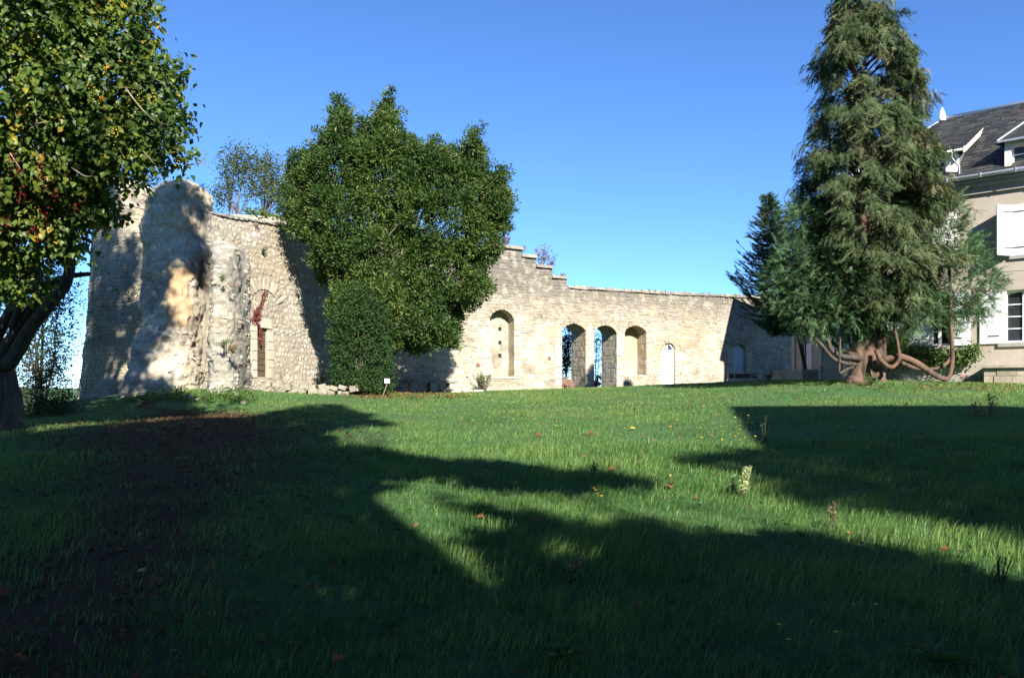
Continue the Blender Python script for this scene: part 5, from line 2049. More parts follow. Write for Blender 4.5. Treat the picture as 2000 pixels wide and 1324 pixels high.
# foliage seen through the two open arches
airy_tree('hanging_foliage', 'dark foliage hanging beyond the left open arch', (*P(1104, 757, 50)[:2], zg1(*P(1104, 757, 50)[:2])),
          [blob(1108, 675, 12, 42, 50), blob(1104, 715, 10, 28, 50), blob(1112, 650, 12, 20, 50)], 2600, .13, M_ivy, M_bark_dark, [P(1104, 660, 50), P(1110, 640, 50)], .3, 8, .16, .2, cat='shrub', dens=40, gcut=-.4)
airy_tree('hanging_foliage', 'loose foliage with sky showing through beyond the right open arch', (*P(1166, 757, 50)[:2], zg1(*P(1166, 757, 50)[:2])),
          [blob(1168, 675, 12, 34, 50), blob(1166, 712, 10, 14, 50), blob(1172, 745, 22, 22, 49.5)], 1000, .13, M_ivy, M_bark_dark, [P(1166, 660, 50), P(1170, 690, 50)], .3, 6, .16, .2, cat='shrub', dens=20, gcut=-.3)
airy_tree('wayside_shrub', 'dark shrub growing left of the thick trunk beyond the frame edge', (*P(-140, 815, 27)[:2], zg1(*P(-140, 815, 27)[:2])),
          [blob(-150, 760, 90, 70, 27), blob(-80, 740, 60, 80, 28), blob(-220, 740, 70, 90, 28), blob(-30, 770, 30, 50, 27)], 16000, .11, M_small, M_bark_dark, [P(-120, 700, 27), P(-180, 690, 27), P(-70, 700, 27)], .45, 8, .15, .4, cat='shrub', dens=12, gcut=-.5)

# ------------------------------------------------------------------ what stands behind and beside the photographer and throws the long shadows
LIT_OUT = [(-2500, 862), (0, 848), (120, 838), (250, 824), (480, 815), (575, 798), (640, 788), (700, 804), (765, 832), (700, 834), (640, 838), (620, 850), (650, 871), (778, 888), (889, 905), (1012, 911), (1055, 926), (1183, 930), (1242, 946),
           (1140, 957), (1055, 970), (1020, 990), (1059, 1018), (1110, 1038), (1204, 1043), (1268, 1034), (1300, 1049), (1326, 1066), (1410, 1046), (1520, 1051), (1609, 1060), (1675, 1068), (1807, 1092), (1843, 1126), (1940, 1142), (2100, 1152), (2700, 1260), (2700, 3200), (-3500, 3200)]
SUNNY = [[(735, 930), (855, 930), (965, 950), (1065, 972), (1035, 1012), (950, 1000), (850, 972), (765, 966)],
         [(625, 958), (735, 954), (800, 972), (884, 990), (970, 1010), (1045, 1036), (920, 1066), (815, 1070), (735, 1054), (690, 1020), (645, 992)],
         [(800, 1078), (945, 1070), (1090, 1160), (1060, 1215), (925, 1210)], [(735, 1225), (920, 1220), (960, 1345), (715, 1345)], [(1040, 1068), (1175, 1070), (1190, 1110), (1060, 1112)], [(620, 1110), (730, 1105), (760, 1155), (640, 1158)]]
FINGER = [(1310, 900), (1400, 886), (1490, 880), (1700, 900), (2000, 930), (2200, 1000), (2200, 1064), (2000, 1056), (1850, 1026), (1700, 998), (1560, 990), (1500, 960), (1420, 925)]


def shade_of(px, py):
    a = inpoly(px, py, LIT_OUT)
    for s in SUNNY:
        a &= ~inpoly(px, py, s)
    return a


M_cast = leaf_mat('shade_tree_leaf', [(0, (.015, .03, .01)), (.5, (.035, .065, .018)), (.85, (.09, .10, .025)), (1, (.24, .15, .03))], .12, .55, .3, .2)


def build_shade_trees():
    xs, ys = np.meshgrid(np.arange(-26, 22, .3), np.arange(.3, 27, .3))
    x = xs.ravel() + rng.uniform(-.17, .17, xs.size)
    y = ys.ravel() + rng.uniform(-.17, .17, xs.size)
    z = zg(x, y)
    px, py = CX + F * x / y, HY - F * (z - CZ) / y
    sh = shade_of(px, py)
    for s_ in SUNNY[2:]:                            # thinner places in the crown: half shade
        sh |= inpoly(px, py, s_) & (rng.random(len(px)) < .16)
    # nearer than the bottom of the frame and far out to the left: all shade
    near = (py > 1324) & (np.abs(x) < 9)
    sh |= near
    fin = inpoly(px, py, FINGER)
    # a margin of open sun round the sunlit strips keeps leaf clumps from spilling into them
    pts = np.stack([x, y, z], -1)
    h = np.array(S[:2]) / math.cos(SUN_EL)
    te = math.tan(SUN_EL)

    def crowns(sel, label, group, name, L0, L1, trunks, low=False):
        q = pts[sel]
        n = len(q)
        L = rng.uniform(L0, L1, n) + .0
        need = (CZ + .62 * q[:, 1] + .6 - q[:, 2]) / (te + .62 * .906)          # stay above the top of the frame
        L = np.maximum(L, need + rng.uniform(0, 3, n))
        c = q + np.stack([h[0] * L, h[1] * L, te * L], -1)
        if low:                                       # unseen low boughs added overhead to keep the sky off the near ground
            for lo, hi in ((.5, 4), (3, 9), (7, 14)):
                k = (q[:, 1] < 18) & (rng.random(n) < .6)
                L2 = need[k] + rng.uniform(lo, hi, k.sum())
                c = np.vstack([c, q[k] + np.stack([h[0] * L2, h[1] * L2, te * L2], -1)])
            n = len(c)
        T = thing(name, label, 'tree', (*trunks[0][:2], zg1(*trunks[0][:2])), group)
        per = 19
        C = np.repeat(c, per, 0) + rng.normal(0, .12, (n * per, 3))
        put('crown', leaf_mesh('crown', C, rand_unit(n * per), rand_unit(n * per), rng.uniform(.18, .30, n * per), rng.uniform(.14, .22, n * per), np.clip(.45 + rng.normal(0, .15, n * per), 0, 1), M_cast), T)
        mb = MB()
        for tx, ty, tz, r in trunks:
            mb.tube(spline([(tx, ty, zg1(tx, ty) - .2), (tx + .2, ty, tz * .5), (tx, ty, tz)], 12), np.linspace(r, r * .4, 12), 10, True, .04)
        tops = np.array([(a, b, d * rng.uniform(.55, 1)) for a, b, d, _ in trunks for _i in range(6)])
        for i in rng.permutation(n)[:70]:
            j = np.argmin(np.linalg.norm(tops - c[i], axis=1))
            mb.tube(spline([tops[j], (tops[j] + c[i]) / 2 + rng.normal(0, .3, 3), c[i]], 7), np.linspace(.09, .015, 7), 5, False)
        put('trunk', mb.mesh('trunk', M_bark, True), T)
        return len(C)
    n1 = crowns(sh & (x < -2.2), 'tall shade tree behind the viewer on the left', 'shade trees behind the viewer', 'shade_tree', 24, 31, [(5, -10, 13, .45)], True)
    n2 = crowns(sh & (x >= -2.2), 'tall shade tree behind the viewer on the right', 'shade trees behind the viewer', 'shade_tree', 18, 26, [(11, -14, 11, .4)], True)
    n3 = crowns(fin, 'leafy tree beside the neighbouring house outside the frame', 'shade trees behind the viewer', 'shade_tree', 20, 24, [(17, -9, 9, .3)])
    # boughs that dapple the tower and the buttress
    poly_b = [(275, 400), (300, 365), (345, 342), (398, 338), (388, 400), (400, 470), (392, 525), (350, 505), (322, 560), (305, 600), (335, 610), (330, 650), (300, 690), (262, 770), (235, 770), (262, 640)]
    tp = []
    for _ in range(3300):
        a, b = rng.uniform(130, 410), rng.uniform(335, 790)
        inb = bool(inpoly(a, b, poly_b))
        if inb:
            tp.append(P(a, b, 29.0))
        elif a < 275 and rng.random() < (.95 if b > 400 else .6) and not (a > 225 and b < 400):
            tp.append(P(a, b, 31.6))
        elif a < 330 and b > 745:
            tp.append(P(a, b, 28.5))
    for _ in range(160):                           # the thick trunk at the frame
        tp.append(P(rng.uniform(-60, 45), rng.uniform(680, 838), 19.3))
    for _ in range(500):                           # the strip of grass before them
        a, b = rng.uniform(-100, 480), rng.uniform(770, 842)
        if noise.noise(Vector((a * .02, b * .06, 1))) > -.12:
            tp.append(G1(a, b))
    tp = np.array(tp)
    g = np.array([noise.noise(Vector((q[0] * 1.1, q[1] * .3, q[2] * 1.1))) for q in tp])
    tp = tp[g > -.33]
    L = rng.uniform(15, 22, len(tp))
    need = (CZ + .56 * tp[:, 1] - tp[:, 2]) / (te + .56 * .906) + 1
    L = np.maximum(L, need)
    c = tp + np.stack([h[0] * L, h[1] * L, te * L], -1)
    per = 9
    C = np.repeat(c, per, 0) + rng.normal(0, .16, (len(c) * per, 3))
    put('upper_crown', leaf_mesh('upper_crown', C, rand_unit(len(C)), rand_unit(len(C)), rng.uniform(.16, .26, len(C)), rng.uniform(.12, .20, len(C)), np.clip(.5 + rng.normal(0, .15, len(C)), 0, 1), M_big), LT)
    mb = MB()
    a = P(-60, 480, 19)
    for i in rng.permutation(len(c))[:24]:
        mb.tube(spline([a, (a + c[i]) / 2 + UP * 2 + rng.normal(0, .4, 3), c[i]], 9), np.linspace(.14, .02, 9), 5, False)
    put('upper_limb', mb.mesh('upper_limb', M_bark, True), LT)
    print('caster leaves', n1, n2, n3, len(C))


build_shade_trees()


def build_neighbour():
    """house outside the frame on the right: its ridge and gable throw the straight-edged shadow on the lawn"""
    h = np.array(S[:2]) / math.cos(SUN_EL)
    te = math.tan(SUN_EL)
    R1, R2, R3 = G1(1420, 794), G1(2000, 820), G1(1482, 880)
    e = nrm((R2 - R1)[:2])
    L = 21.0
    V = np.array((*(R1[:2] + h * L), R1[2] + te * L))
    p = np.array((-e[1], e[0]))
    if p @ np.array((0, -1.0)) < 0:
        p = -p
    # eave corner: horizontally square to the ridge, its shadow at R3
    A = np.stack([p, -h], 1)
    s = np.linalg.solve(A, R3[:2] - V[:2])
    a, l3 = s
    E = np.array((*(V[:2] + p * a), R3[2] + te * l3))
    print('neighbour ridge', V, 'eave', E, 'half width', a)
    if a < 2.5 or E[2] > V[2] - .6:
        a = 4.5
        E = np.array((*(V[:2] + p * a), V[2] - 3.2))
    W = thing('neighbour_house', 'plain rendered house with a slate gable roof outside the frame on the right', 'house', (*V[:2], zg1(*V[:2])))
    e3, p3 = np.array((*e, 0)), np.array((*p, 0))
    ln = 16.0
    drop = V[2] - E[2]
    r0, r1 = V, V + e3 * ln
    a0, a1 = E, E + e3 * ln
    b0, b1 = V - p3 * a - UP * drop, V - p3 * a - UP * drop + e3 * ln
    rf = MB()
    for q in ((r0, r1, a1, a0), (r1, r0, b0, b1)):
        q = [np.asarray(k) for k in q]
        rf.add(q + [k - UP * .15 for k in q], [np.array([[3, 2, 1, 0], [4, 5, 6, 7], [0, 1, 5, 4], [1, 2, 6, 5], [2, 3, 7, 6], [3, 0, 4, 7]])])
    put('roof', rf.mesh('roof', M_slate), W)
    wl_ = MB()
    zb = -.3
    i0 = .3
    A0, B0 = E - p3 * i0 + e3 * i0, b0 + p3 * i0 + e3 * i0
    hz = E[2] - .1 + i0 * drop / a
    gv = [np.array((*A0[:2], zb)), np.array((*B0[:2], zb)), np.array((*B0[:2], hz)), np.array((*(V + e3 * i0)[:2], V[2] - .16)), np.array((*A0[:2], hz))]
    gw = [k + e3 * (ln - 2 * i0) for k in gv]
    f5 = np.array([[0, 1, 2, 3, 4]])
    wl_.add(gv + gw, [f5, f5[:, ::-1] + 5, np.array([[i, i + 5, (i + 1) % 5 + 5, (i + 1) % 5] for i in range(5)])])
    put('wall', wl_.mesh('wall', M_render), W)


build_neighbour()

# ------------------------------------------------------------------ small built things
def build_trailer():
    D = 40.5
    a, b = P(1422, 747, D), P(1481, 745, D - .3)
    z = zg1(a[0], a[1])
    T = thing('trailer', 'small flat cargo trailer with brown panel sides in an aluminium frame beside the shaded door', 'trailer', (*((a + b) / 2)[:2], z))
    t = (b - a) * [1, 1, 0]
    L = np.linalg.norm(t)
    t /= L
    n = np.array((t[1], -t[0], 0))
    alu = plain_mat('aluminium', (.62, .63, .64), .35, .08, 8, .5, .5)
    brown = plain_mat('brown_ply_panel', (.10, .055, .045), .7, .15, 5)
    o = np.array((a[0], a[1], z))
    zb, zt = P(0, 746, D)[2] - z, P(0, 728.5, D)[2] - z
    zb = max(zb, .12)
    Wd = 1.0
    m = MB()
    m.box(o + UP * zb, t * L, -n * Wd, UP * .05)
    put('bed', m.mesh('bed', alu), T)
    for k, off in enumerate((0, Wd)):
        m = MB()
        m.box(o + UP * (zb + .051) - n * (off + .01), t * L, -n * .015, UP * (zt - zb - .06))
        put('side_panel', m.mesh('side_panel', brown), T)
        m = MB()
        for z_ in (zb + .051, zt - .035):
            m.box(o + UP * z_ - n * (off - .012 if k == 0 else off + .03), t * L, -n * .02, UP * .035)
        for s in (0, .20, .74, .97, 1.0 - .035 / L):
            m.box(o + UP * (zb + .05) + t * (s * L - (0 if s == 0 else .0)) - n * (off - .016 if k == 0 else off + .03), t * .04, -n * .018, UP * (zt - zb - .05))
        put('side_frame', m.mesh('side_frame', alu), T)
    for s in (.01, L - .03):
        m = MB()
        m.box(o + UP * (zb + .051) + t * s - n * .03, t * .015, -n * (Wd - .05), UP * (zt - zb - .06))
        put('end_panel', m.mesh('end_panel', brown), T)
    for off in (.08, Wd - .1):
        m = MB()
        c = o + t * L * .5 - n * off + UP * .16
        m.tube([c, c - n * .12], .16, 14)
        w = put('wheel', m.mesh('wheel', plain_mat('tyre', (.02, .02, .02), .9)), T)
        m = MB()
        m.tube([c + n * .005, c - n * .125], .08, 10)
        put('rim', m.mesh('rim', alu), w)
    m = MB()
    m.box(o + UP * (zb - .06) - t * .2 + n * .1, t * L * .8, -n * .05, UP * .05)
    m.box(o + UP * (zb - .05) + t * L - n * .5, t * .6, -n * .06, UP * .06)
    put('drawbar', m.mesh('drawbar', alu), T)
    # small orange mark with white lettering strokes on the right panel
    m = MB()
    c = o + t * L * .80 + UP * (zb + (zt - zb) * .45) + n * .006
    m.box(c, t * .05, n * .003, UP * .14)
    m.box(c + t * .03 + UP * .02, t * .05, n * .0035, UP * .07)
    put('orange_mark', m.mesh('orange_mark', plain_mat('orange_print', (.75, .16, .02), .6)), T)
    m = MB()
    for i in range(5):
        m.box(c + t * (.10 + .042 * i) + UP * .045, t * .028, n * .003, UP * (.05 if i % 2 else .065))
    put('white_lettering', m.mesh('white_lettering', plain_mat('white_print', (.8, .8, .8), .6)), T)


build_trailer()


def build_sign():
    D = 29.6
    g = G1(745.5, 774)
    D = g[1]
    T = thing('plant_sign', 'small white square sign on a leaning stake in front of the dark shrub', 'sign', g)
    st = plain_mat('grey_stake', (.22, .19, .16), .8)
    top = P(756, 744, D)
    m = MB()
    m.tube([g - UP * .1, top - UP * .1], .016, 6)
    put('stake', m.mesh('stake', st), T)
    m = MB()
    w, h = .19, .165
    t = np.array((.97, .2, 0))
    n = np.array((.2, -.97, .25))
    up = nrm(np.cross(n, t)) * -1
    up = up if up[2] > 0 else -up
    m.box(top - t * w / 2 - up * h / 2, t * w, n * .012, up * h)
    put('panel', m.mesh('panel', M_white), T)
    m = MB()
    m.tube([top + n * .0125 - up * .01, top + n * .018 - up * .01], .035, 10)
    put('dark_disc', m.mesh('disc', plain_mat('dark_print', (.12, .13, .15), .6)), T)


build_sign()


M_border = stone_mat('mossy_grey_stone', [(.20, .18, .14), (.28, .26, .20), (.34, .31, .25), (.24, .22, .16)], grey=.6, ochre=.2, bump=.9)


def build_bench_and_border():
    # long stone bench under the tree, against the right wall
    a = np.array(frR(sR(822), 0, 1.6))
    z = zg1(a[0], a[1])
    T = thing('stone_bench', 'old stone bench of slabs in the shade of the broad evergreen by the wall', 'bench', (a[0], a[1], z))
    m = MB()
    m.box(np.array((a[0], a[1], z + .5)) - T3R * 1.4, T3R * 2.7, -N3R * .6, UP * .13)
    put('seat', m.mesh('seat', M_plaster_grey), T)
    for s in (-1.2, -.15, .9):
        m = MB()
        m.box(np.array((a[0], a[1], z - .2)) + T3R * s - N3R * .06, T3R * .28, -N3R * .48, UP * .7)
        put('leg', m.mesh('leg', M_block), T)
    b = np.array(frR(sR(868), 0, 2.2))
    zb = zg1(b[0], b[1])
    T = thing('stone_step', 'low worn stone step lying right of the stone bench', 'step', (b[0], b[1], zb))
    stones(T, np.array([(b[0] + q * tR[0], b[1] + q * tR[1], zb + .0) for q in (-.55, .1, .72)]), T3R, -N3R, UP, [.6, .66, .58], .6, [.14, .12, .13], 'block', M_block, 3, name='slab')
    # low kerb of rough stones in front of the rubble wall, red leaf litter behind it
    p0, p1 = np.array(G1(512, 764)[:2]), np.array(G1(680, 772)[:2])
    L = np.linalg.norm(p1 - p0)
    t = (p1 - p0) / L
    zc = zg1(*((p0 + p1) / 2))
    T = thing('stone_border', 'low border of rough stones edging the leaf-strewn bed below the rubble wall', 'border', (*((p0 + p1) / 2), zc))
    n = np.array((t[1], -t[0], 0))
    n = n if n[1] < 0 else -n
    pos, w, h, dp = [], [], [], []
    for row in range(2):
        s = 0
        while s < L:
            ww = rng.uniform(.16, .42)
            q = p0 + t * (s + ww / 2)
            zz = zg1(*q)
            pos.append((q[0] + rng.normal(0, .03), q[1] + rng.normal(0, .03), zz + .06 + row * .19 + rng.normal(0, .02)))
            w.append(ww * rng.uniform(.85, 1.02))
            h.append(rng.uniform(.12, .24))
            s += ww
    pos = np.array(pos)
    T3 = np.array((*t, 0))
    if np.cross(T3, UP) @ n < 0:
        T3 = -T3
    stones(T, pos - n * .1, T3, UP, n, np.array(w), np.array(h), rng.uniform(.08, .15, len(pos)), 'block', M_border, 60, spin=.2, name='stone')
    m = MB()
    k = 14
    V, q = [], []
    for i in range(k + 1):
        f = i / k
        a_ = p0 + t * L * f
        for j, off in enumerate((0.05, .6, 1.5, 2.6)):
            b_ = a_ - n[:2] * off
            V.append((b_[0], b_[1], zg1(*b_) + (.26 if j < 3 else .2) + rng.normal(0, .02)))
    for i in range(k):
        for j in range(3):
            q.append((i * 4 + j, i * 4 + j + 1, i * 4 + j + 5, i * 4 + j + 4))
    me = new_mesh('planting_bed', np.array(V), [np.array(q)], M_soil, smooth=True)
    put('planting_bed', me, kind='structure')
    # broken red stones stacked in the left open arch
    c = np.array(frR(sR(1108), 0, -.25))
    zc = zg1(c[0], c[1])
    T = thing('stone_heap', 'heap of broken reddish stones stacked in the foot of the left open arch', 'stone heap', (c[0], c[1], zc))
    ps, ws = [], []
    for r in range(5):
        for i in range(5 - r // 2):
            ps.append(np.array(frR(sR(1099) + .1 + i * .18 + rng.normal(0, .03), zc + .06 + r * .13, -.1 + rng.normal(0, .06) - r * .05)))
            ws.append(rng.uniform(.14, .25))
    ps = np.array(ps)
    m = MB()
    m.box(np.array(frR(sR(1098), zc - .2, -.95)), T3R * .85, N3R * .8, UP * .7)
    put('core', m.mesh('core', M_redstone), T)
    stones(T, ps, T3R, UP, N3R, np.array(ws), np.array(ws) * .7, rng.uniform(.06, .14, len(ps)), 'rubble', M_redstone, 60, spin=.3)
    c = np.array(frR(sR(1170), 0, -.5))
    zc = zg1(c[0], c[1])
    T = thing('stone_heap', 'dark heap of broken stones in shade at the foot of the right open arch', 'stone heap', (c[0], c[1], zc))
    ps = np.array([frR(sR(1161) + .1 + rng.uniform(0, .6), zc + .05 + rng.uniform(0, .32), -.4 - rng.uniform(0, .5)) for _ in range(18)])
    ws = rng.uniform(.14, .25, 18)
    stones(T, ps, T3R, UP, N3R, ws, ws * .7, rng.uniform(.1, .2, 18), 'rubble', M_redstone, 20, spin=.3)


build_bench_and_border()

# loose pale stones on the mound by the buttress, a pale one in the shade
for px, py, w, lab in ((368, 777, .30, 'large pale round stone on the bank below the tall buttress'), (386, 781, .16, 'small pale round stone right of the large round one on the bank'),
                       (475, 787, .16, 'small pale stone on the bank below the low buttress'), (465, 772, .2, 'pale flat stone at the foot of the low buttress'), (278, 1115, .075, 'pale rounded stone in the deep shade of the path')):
    g = G1(px, py)
    V, q, t = VARS['rubble'][rng.integers(0, 14)]
    a = rng.uniform(0, 6)
    R = np.array([[math.cos(a), -math.sin(a), 0], [math.sin(a), math.cos(a), 0], [0, 0, 1]])
    sm = (V * (w, w * .8, w * .38)) @ R.T + g
    props(put('loose_stone', new_mesh('loose_stone', sm, [q, t], M_dress, smooth=True)), lab, 'stone')


# ------------------------------------------------------------------ plants
def plant(name, label, cat, base, h, spread, n, size, mat, stems=7, tint=.5, lean=(0, 0), asp=.4, group=None, top=.25, tj=.14, smat=M_bark):
    base = np.array(base, float)
    T = thing(name, label, cat, base, group)
    mb = MB()
    C, D = [], []
    for i in range(stems):
        e = base + np.array((rng.normal(0, spread) + lean[0], rng.normal(0, spread) + lean[1], h * rng.uniform(.65, 1.05)))
        p = spline([base + rng.normal(0, .03, 3) * (1, 1, 0), base + (e - base) * .5 + rng.normal(0, spread * .2, 3) + UP * h * .08, e], 9)
        mb.tube(p, np.linspace(.006 + .012 * h, .003, 9), 4, False)
        k = n // stems
        tt = rng.uniform(top, 1, k) * 8
        i0 = np.clip(tt.astype(int), 0, 7)
        q = p[i0] + (p[i0 + 1] - p[i0]) * (tt - i0)[:, None]
        C.append(q + rng.normal(0, size * .4, (k, 3)))
        D.append(rng.normal(0, .8, (k, 3)) + UP * .35)
    C, D = np.concatenate(C), np.concatenate(D)
    put('leaf_mass', leaf_mesh('leaf_mass', C, D, rng.normal(0, .6, C.shape) + UP, rng.uniform(.7, 1.3, len(C)) * size, rng.uniform(.8, 1.2, len(C)) * size * asp, np.clip(tint + rng.normal(0, tj, len(C)), 0, 1), mat), T, kind='stuff')
    put('stem', mb.mesh('stem', smat, True), T)
    return T


M_weed = leaf_mat('weed_leaf', [(0, (.03, .06, .015)), (.5, (.07, .13, .03)), (.8, (.14, .19, .05)), (1, (.26, .22, .07))], .35, .6, .3, .2)
M_grey = leaf_mat('grey_green_leaf', [(0, (.06, .075, .04)), (.5, (.13, .15, .085)), (1, (.24, .24, .15))], .3, .7, .2, .2)
M_rust = leaf_mat('rusty_leaf', [(0, (.10, .04, .025)), (.5, (.22, .10, .06)), (.8, (.28, .17, .10)), (1, (.15, .15, .05))], .35, .6, .2, .3)
M_crim = leaf_mat('crimson_leaf', [(0, (.08, .012, .018)), (.5, (.20, .03, .04)), (1, (.30, .10, .07))], .35, .5, .3, .2)
M_plume = leaf_mat('pale_seed_plume', [(0, (.22, .27, .12)), (.5, (.42, .46, .26)), (1, (.62, .62, .42))], .4, .8, .1, .2)
M_straw = leaf_mat('straw', [(0, (.14, .10, .05)), (.5, (.26, .20, .10)), (1, (.36, .30, .18))], .3, .8, .1, .2)
M_flower = plain_mat('yellow_petal', (.75, .52, .02), .6)
M_pink = plain_mat('pink_petal', (.6, .15, .3), .6)


def onR(px, py, n=.03):
    return frR(sR(px), zR(px, py), n)


def onL(px, py, n=.03):
    return frL(sL(px), zL(px, py), n)


b = np.array(frR(sR(935), 0, .7)); b[2] = zg1(b[0], b[1])
plant('grey_shrub', 'small loose grey-green shrub at the foot of the wall left of the tall niche', 'shrub', b, 1.0, .40, 700, .10, M_grey, 13, .5, asp=.42)
b = np.array(frL(sL(609), 0, .5)); b[2] = zg1(b[0], b[1]) + .2
plant('young_plant', 'young leafy plant against the rubble wall right of the brown door', 'plant', b, .75, .12, 120, .10, M_weed, 5, .55)
b = np.array(frL(sL(516), 0, .9)); b[2] = zg1(b[0], b[1]) + .2
plant('dry_weed', 'thin dry pale weed in front of the small brown door', 'plant', b, .95, .16, 90, .09, M_straw, 7, .6, asp=.25, smat=M_bark_lit)
plant('wall_plant', 'small bright green tuft growing high on the rubble wall', 'plant', onL(512, 497), .30, .10, 90, .09, M_weed, 6, .65, (.1, -.05))
plant('wall_plant', 'small brownish tuft just under the top of the rubble wall', 'plant', onL(498, 444), .22, .10, 40, .08, M_rust, 5, .7, (.1, -.05))
for px, py, h, lab, n in ((1003, 482, .85, 'rust-leaved shrub on the highest step of the ruined wall', 150), (1072, 521, 1.3, 'tallest rust-leaved shrub, growing behind the third step of the wall', 230), (1094, 541, 1.35, 'narrow rust-leaved shrub behind the lowest step of the wall', 200),
                         (1114, 560, .8, 'low rust-leaved shrub where the steps meet the long wall top', 150), (1028, 503, .8, 'purplish shrub behind the second step of the wall', 130), (975, 480, .6, 'rust-leaved shrub on the wall top touching the broad evergreen', 100)):
    b = np.array(onR(px, py, -1.0))
    plant('wall_shrub', lab, 'shrub', b, h, h * .22, n, .13, M_rust, 8, .5, (.1, 0), asp=.5, group='rust-leaved shrubs on the wall top', top=.3)
for px, py, lab in ((1278, 571, 'above the white door'), (1392, 576, 'nearest the fir'), (1350, 575, 'midway between white door and fir')):
    b = np.array(onR(px, py, -.4))
    plant('wall_weed', 'tiny dry weed on the long wall top, ' + lab, 'plant', b, .28, .10, 24, .07, M_straw, 5, .5, group='dry weeds along the wall top')
b1, b2 = P(478, 417, 43.4), P(590, 437, 44.6)
T = thing('ivy_fringe', 'fringe of bright green creeper along the top of the back wall', 'creeper', (b1 + b2) / 2)
c = b1 + (b2 - b1) * rng.random((700, 1)) + rng.normal(0, 1, (700, 3)) * (.1, .35, .12) + UP * .12
put('foliage', leaf_mesh('foliage', c, rng.normal(0, 1, c.shape) + UP * .5, rng.normal(0, .6, c.shape) + UP, rng.uniform(.10, .2, 700), .11, np.clip(.62 + rng.normal(0, .14, 700), 0, 1), M_weed), T)
# crimson creeper on the rubble wall beside the door
T = thing('red_creeper', 'crimson creeper hanging down the rubble wall to the small brown door', 'creeper', onL(505, 700))
pts = np.array([onL(x, y, .05) for x, y in ((518, 566), (510, 580), (507, 596), (497, 606), (502, 615), (494, 622), (500, 632), (505, 648), (505, 668))])
sp = spline(pts, 60)
wd = np.interp(np.arange(60), [0, 12, 25, 38, 45, 59], [.03, .07, .10, .12, .05, .02])
i = rng.integers(0, 60, 400)
c = sp[i] + (T3L * rng.normal(0, 1, (400, 1)) + UP * rng.normal(0, .5, (400, 1))) * wd[i][:, None] + N3L * rng.uniform(0, .10, (400, 1))
put('foliage', leaf_mesh('foliage', c, rng.normal(0, .6, c.shape) - UP * .8, N3L + rng.normal(0, .4, c.shape), rng.uniform(.05, .10, 400), .06, np.clip(.4 + rng.normal(0, .3, 400), 0, 1), M_crim), T)
m = MB()
m.tube(sp[::6], .012, 5, False)
put('stem', m.mesh('stem', M_bark, True), T)
# tufts on the buttresses and the tower
for px, py, d, h, n, mt, tn, lab in ((433, 550, 28.05, .22, 60, M_weed, .55, 'green tuft high on the low buttress'), (452, 562, 28.0, .16, 30, M_rust, .8, 'mossy tuft below the green one on the low buttress'), (438, 682, 27.9, .30, 150, M_weed, .45, 'left part of the ledge plant on the low buttress'), (456, 690, 27.9, .30, 150, M_rust, .75, 'drooping brown ledge plant on the low buttress'),
                                     (398, 374, 29.0, .2, 40, M_rust, .9, 'mossy tuft near the rounded top of the tall buttress'), (252, 590, 30.4, .75, 260, M_weed, .35, 'green shrublet growing from the joint of tower and tall buttress'), (175, 350, 31.0, .7, 160, M_weed, .4, 'leafy growth on the top of the round tower')):
    plant('ledge_plant', lab, 'plant', P(px, py, d), h, h * .6, n, .085, mt, 7, tn, (0, -.15))
# weeds and nettles along the foot of the tall buttress
T = thing('nettle_patch', 'low green weeds along the foot of the tall buttress', 'weeds', G1(380, 768))
q = np.array([G1(x, y) for x, y in zip(rng.uniform(255, 500, 60), rng.uniform(764, 788, 60))])
c = np.repeat(q, 26, 0) + rng.normal(0, 1, (1560, 3)) * (.16, .16, .09) + UP * .10
c[:, 2] = np.maximum(c[:, 2], zg(c[:, 0], c[:, 1]) + .02)
props(put('foliage', leaf_mesh('foliage', c, rng.normal(0, .8, c.shape) + UP * .4, rng.normal(0, .6, c.shape) + UP, rng.uniform(.07, .14, len(c)), .06, np.clip(.5 + rng.normal(0, .15, len(c)), 0, 1), M_weed), T), kind='stuff')
# climber trained along the facade
T = thing('facade_climber', 'green climber trained along the house wall under the windows', 'climber', fh(hU(1760), 1.8, .2))
path = [fh(hU(1722, .2), hZ(1722, 715, .2), .2), fh(hU(1745, .2), hZ(1745, 680, .2), .2), fh(hU(1775, .2), hZ(1775, 690, .2), .2), fh(hU(1820, .2), hZ(1820, 698, .2), .2), fh(hU(1870, .2), hZ(1870, 697, .2), .2), fh(hU(1910, .2), hZ(1910, 685, .2), .2)]
sp = spline(path, 80)
i = rng.integers(0, 80, 3800)
c = sp[i] + (E3 * rng.normal(0, .1, (3800, 1)) + UP * rng.normal(0, 1, (3800, 1)) * np.where(i < 34, .26, .16)[:, None] + HN3 * rng.normal(0.05, .09, (3800, 1)))
blobx = [blob(1742, 672, 15, 22, 29.3, .25), blob(1758, 655, 10, 16, 29.3, .2)]
p2, n2 = shell_points(blobx, 260, .3, .3)
p2 = p2 - HN3 * .0
c = np.vstack([c, p2])
put('foliage', leaf_mesh('foliage', c, rng.normal(0, .8, c.shape) + HN3 * .4 - UP * .3, rng.normal(0, .6, c.shape) + HN3 + UP * .4, rng.uniform(.07, .14, len(c)), .055, np.clip(.52 + rng.normal(0, .15, len(c)), 0, 1), M_weed), T)
m = MB()
m.tube(np.vstack([fh(hU(1765, .1), 1.7, .12), sp[::8]]), .018, 5)
put('stem', m.mesh('stem', M_bark, True), T)
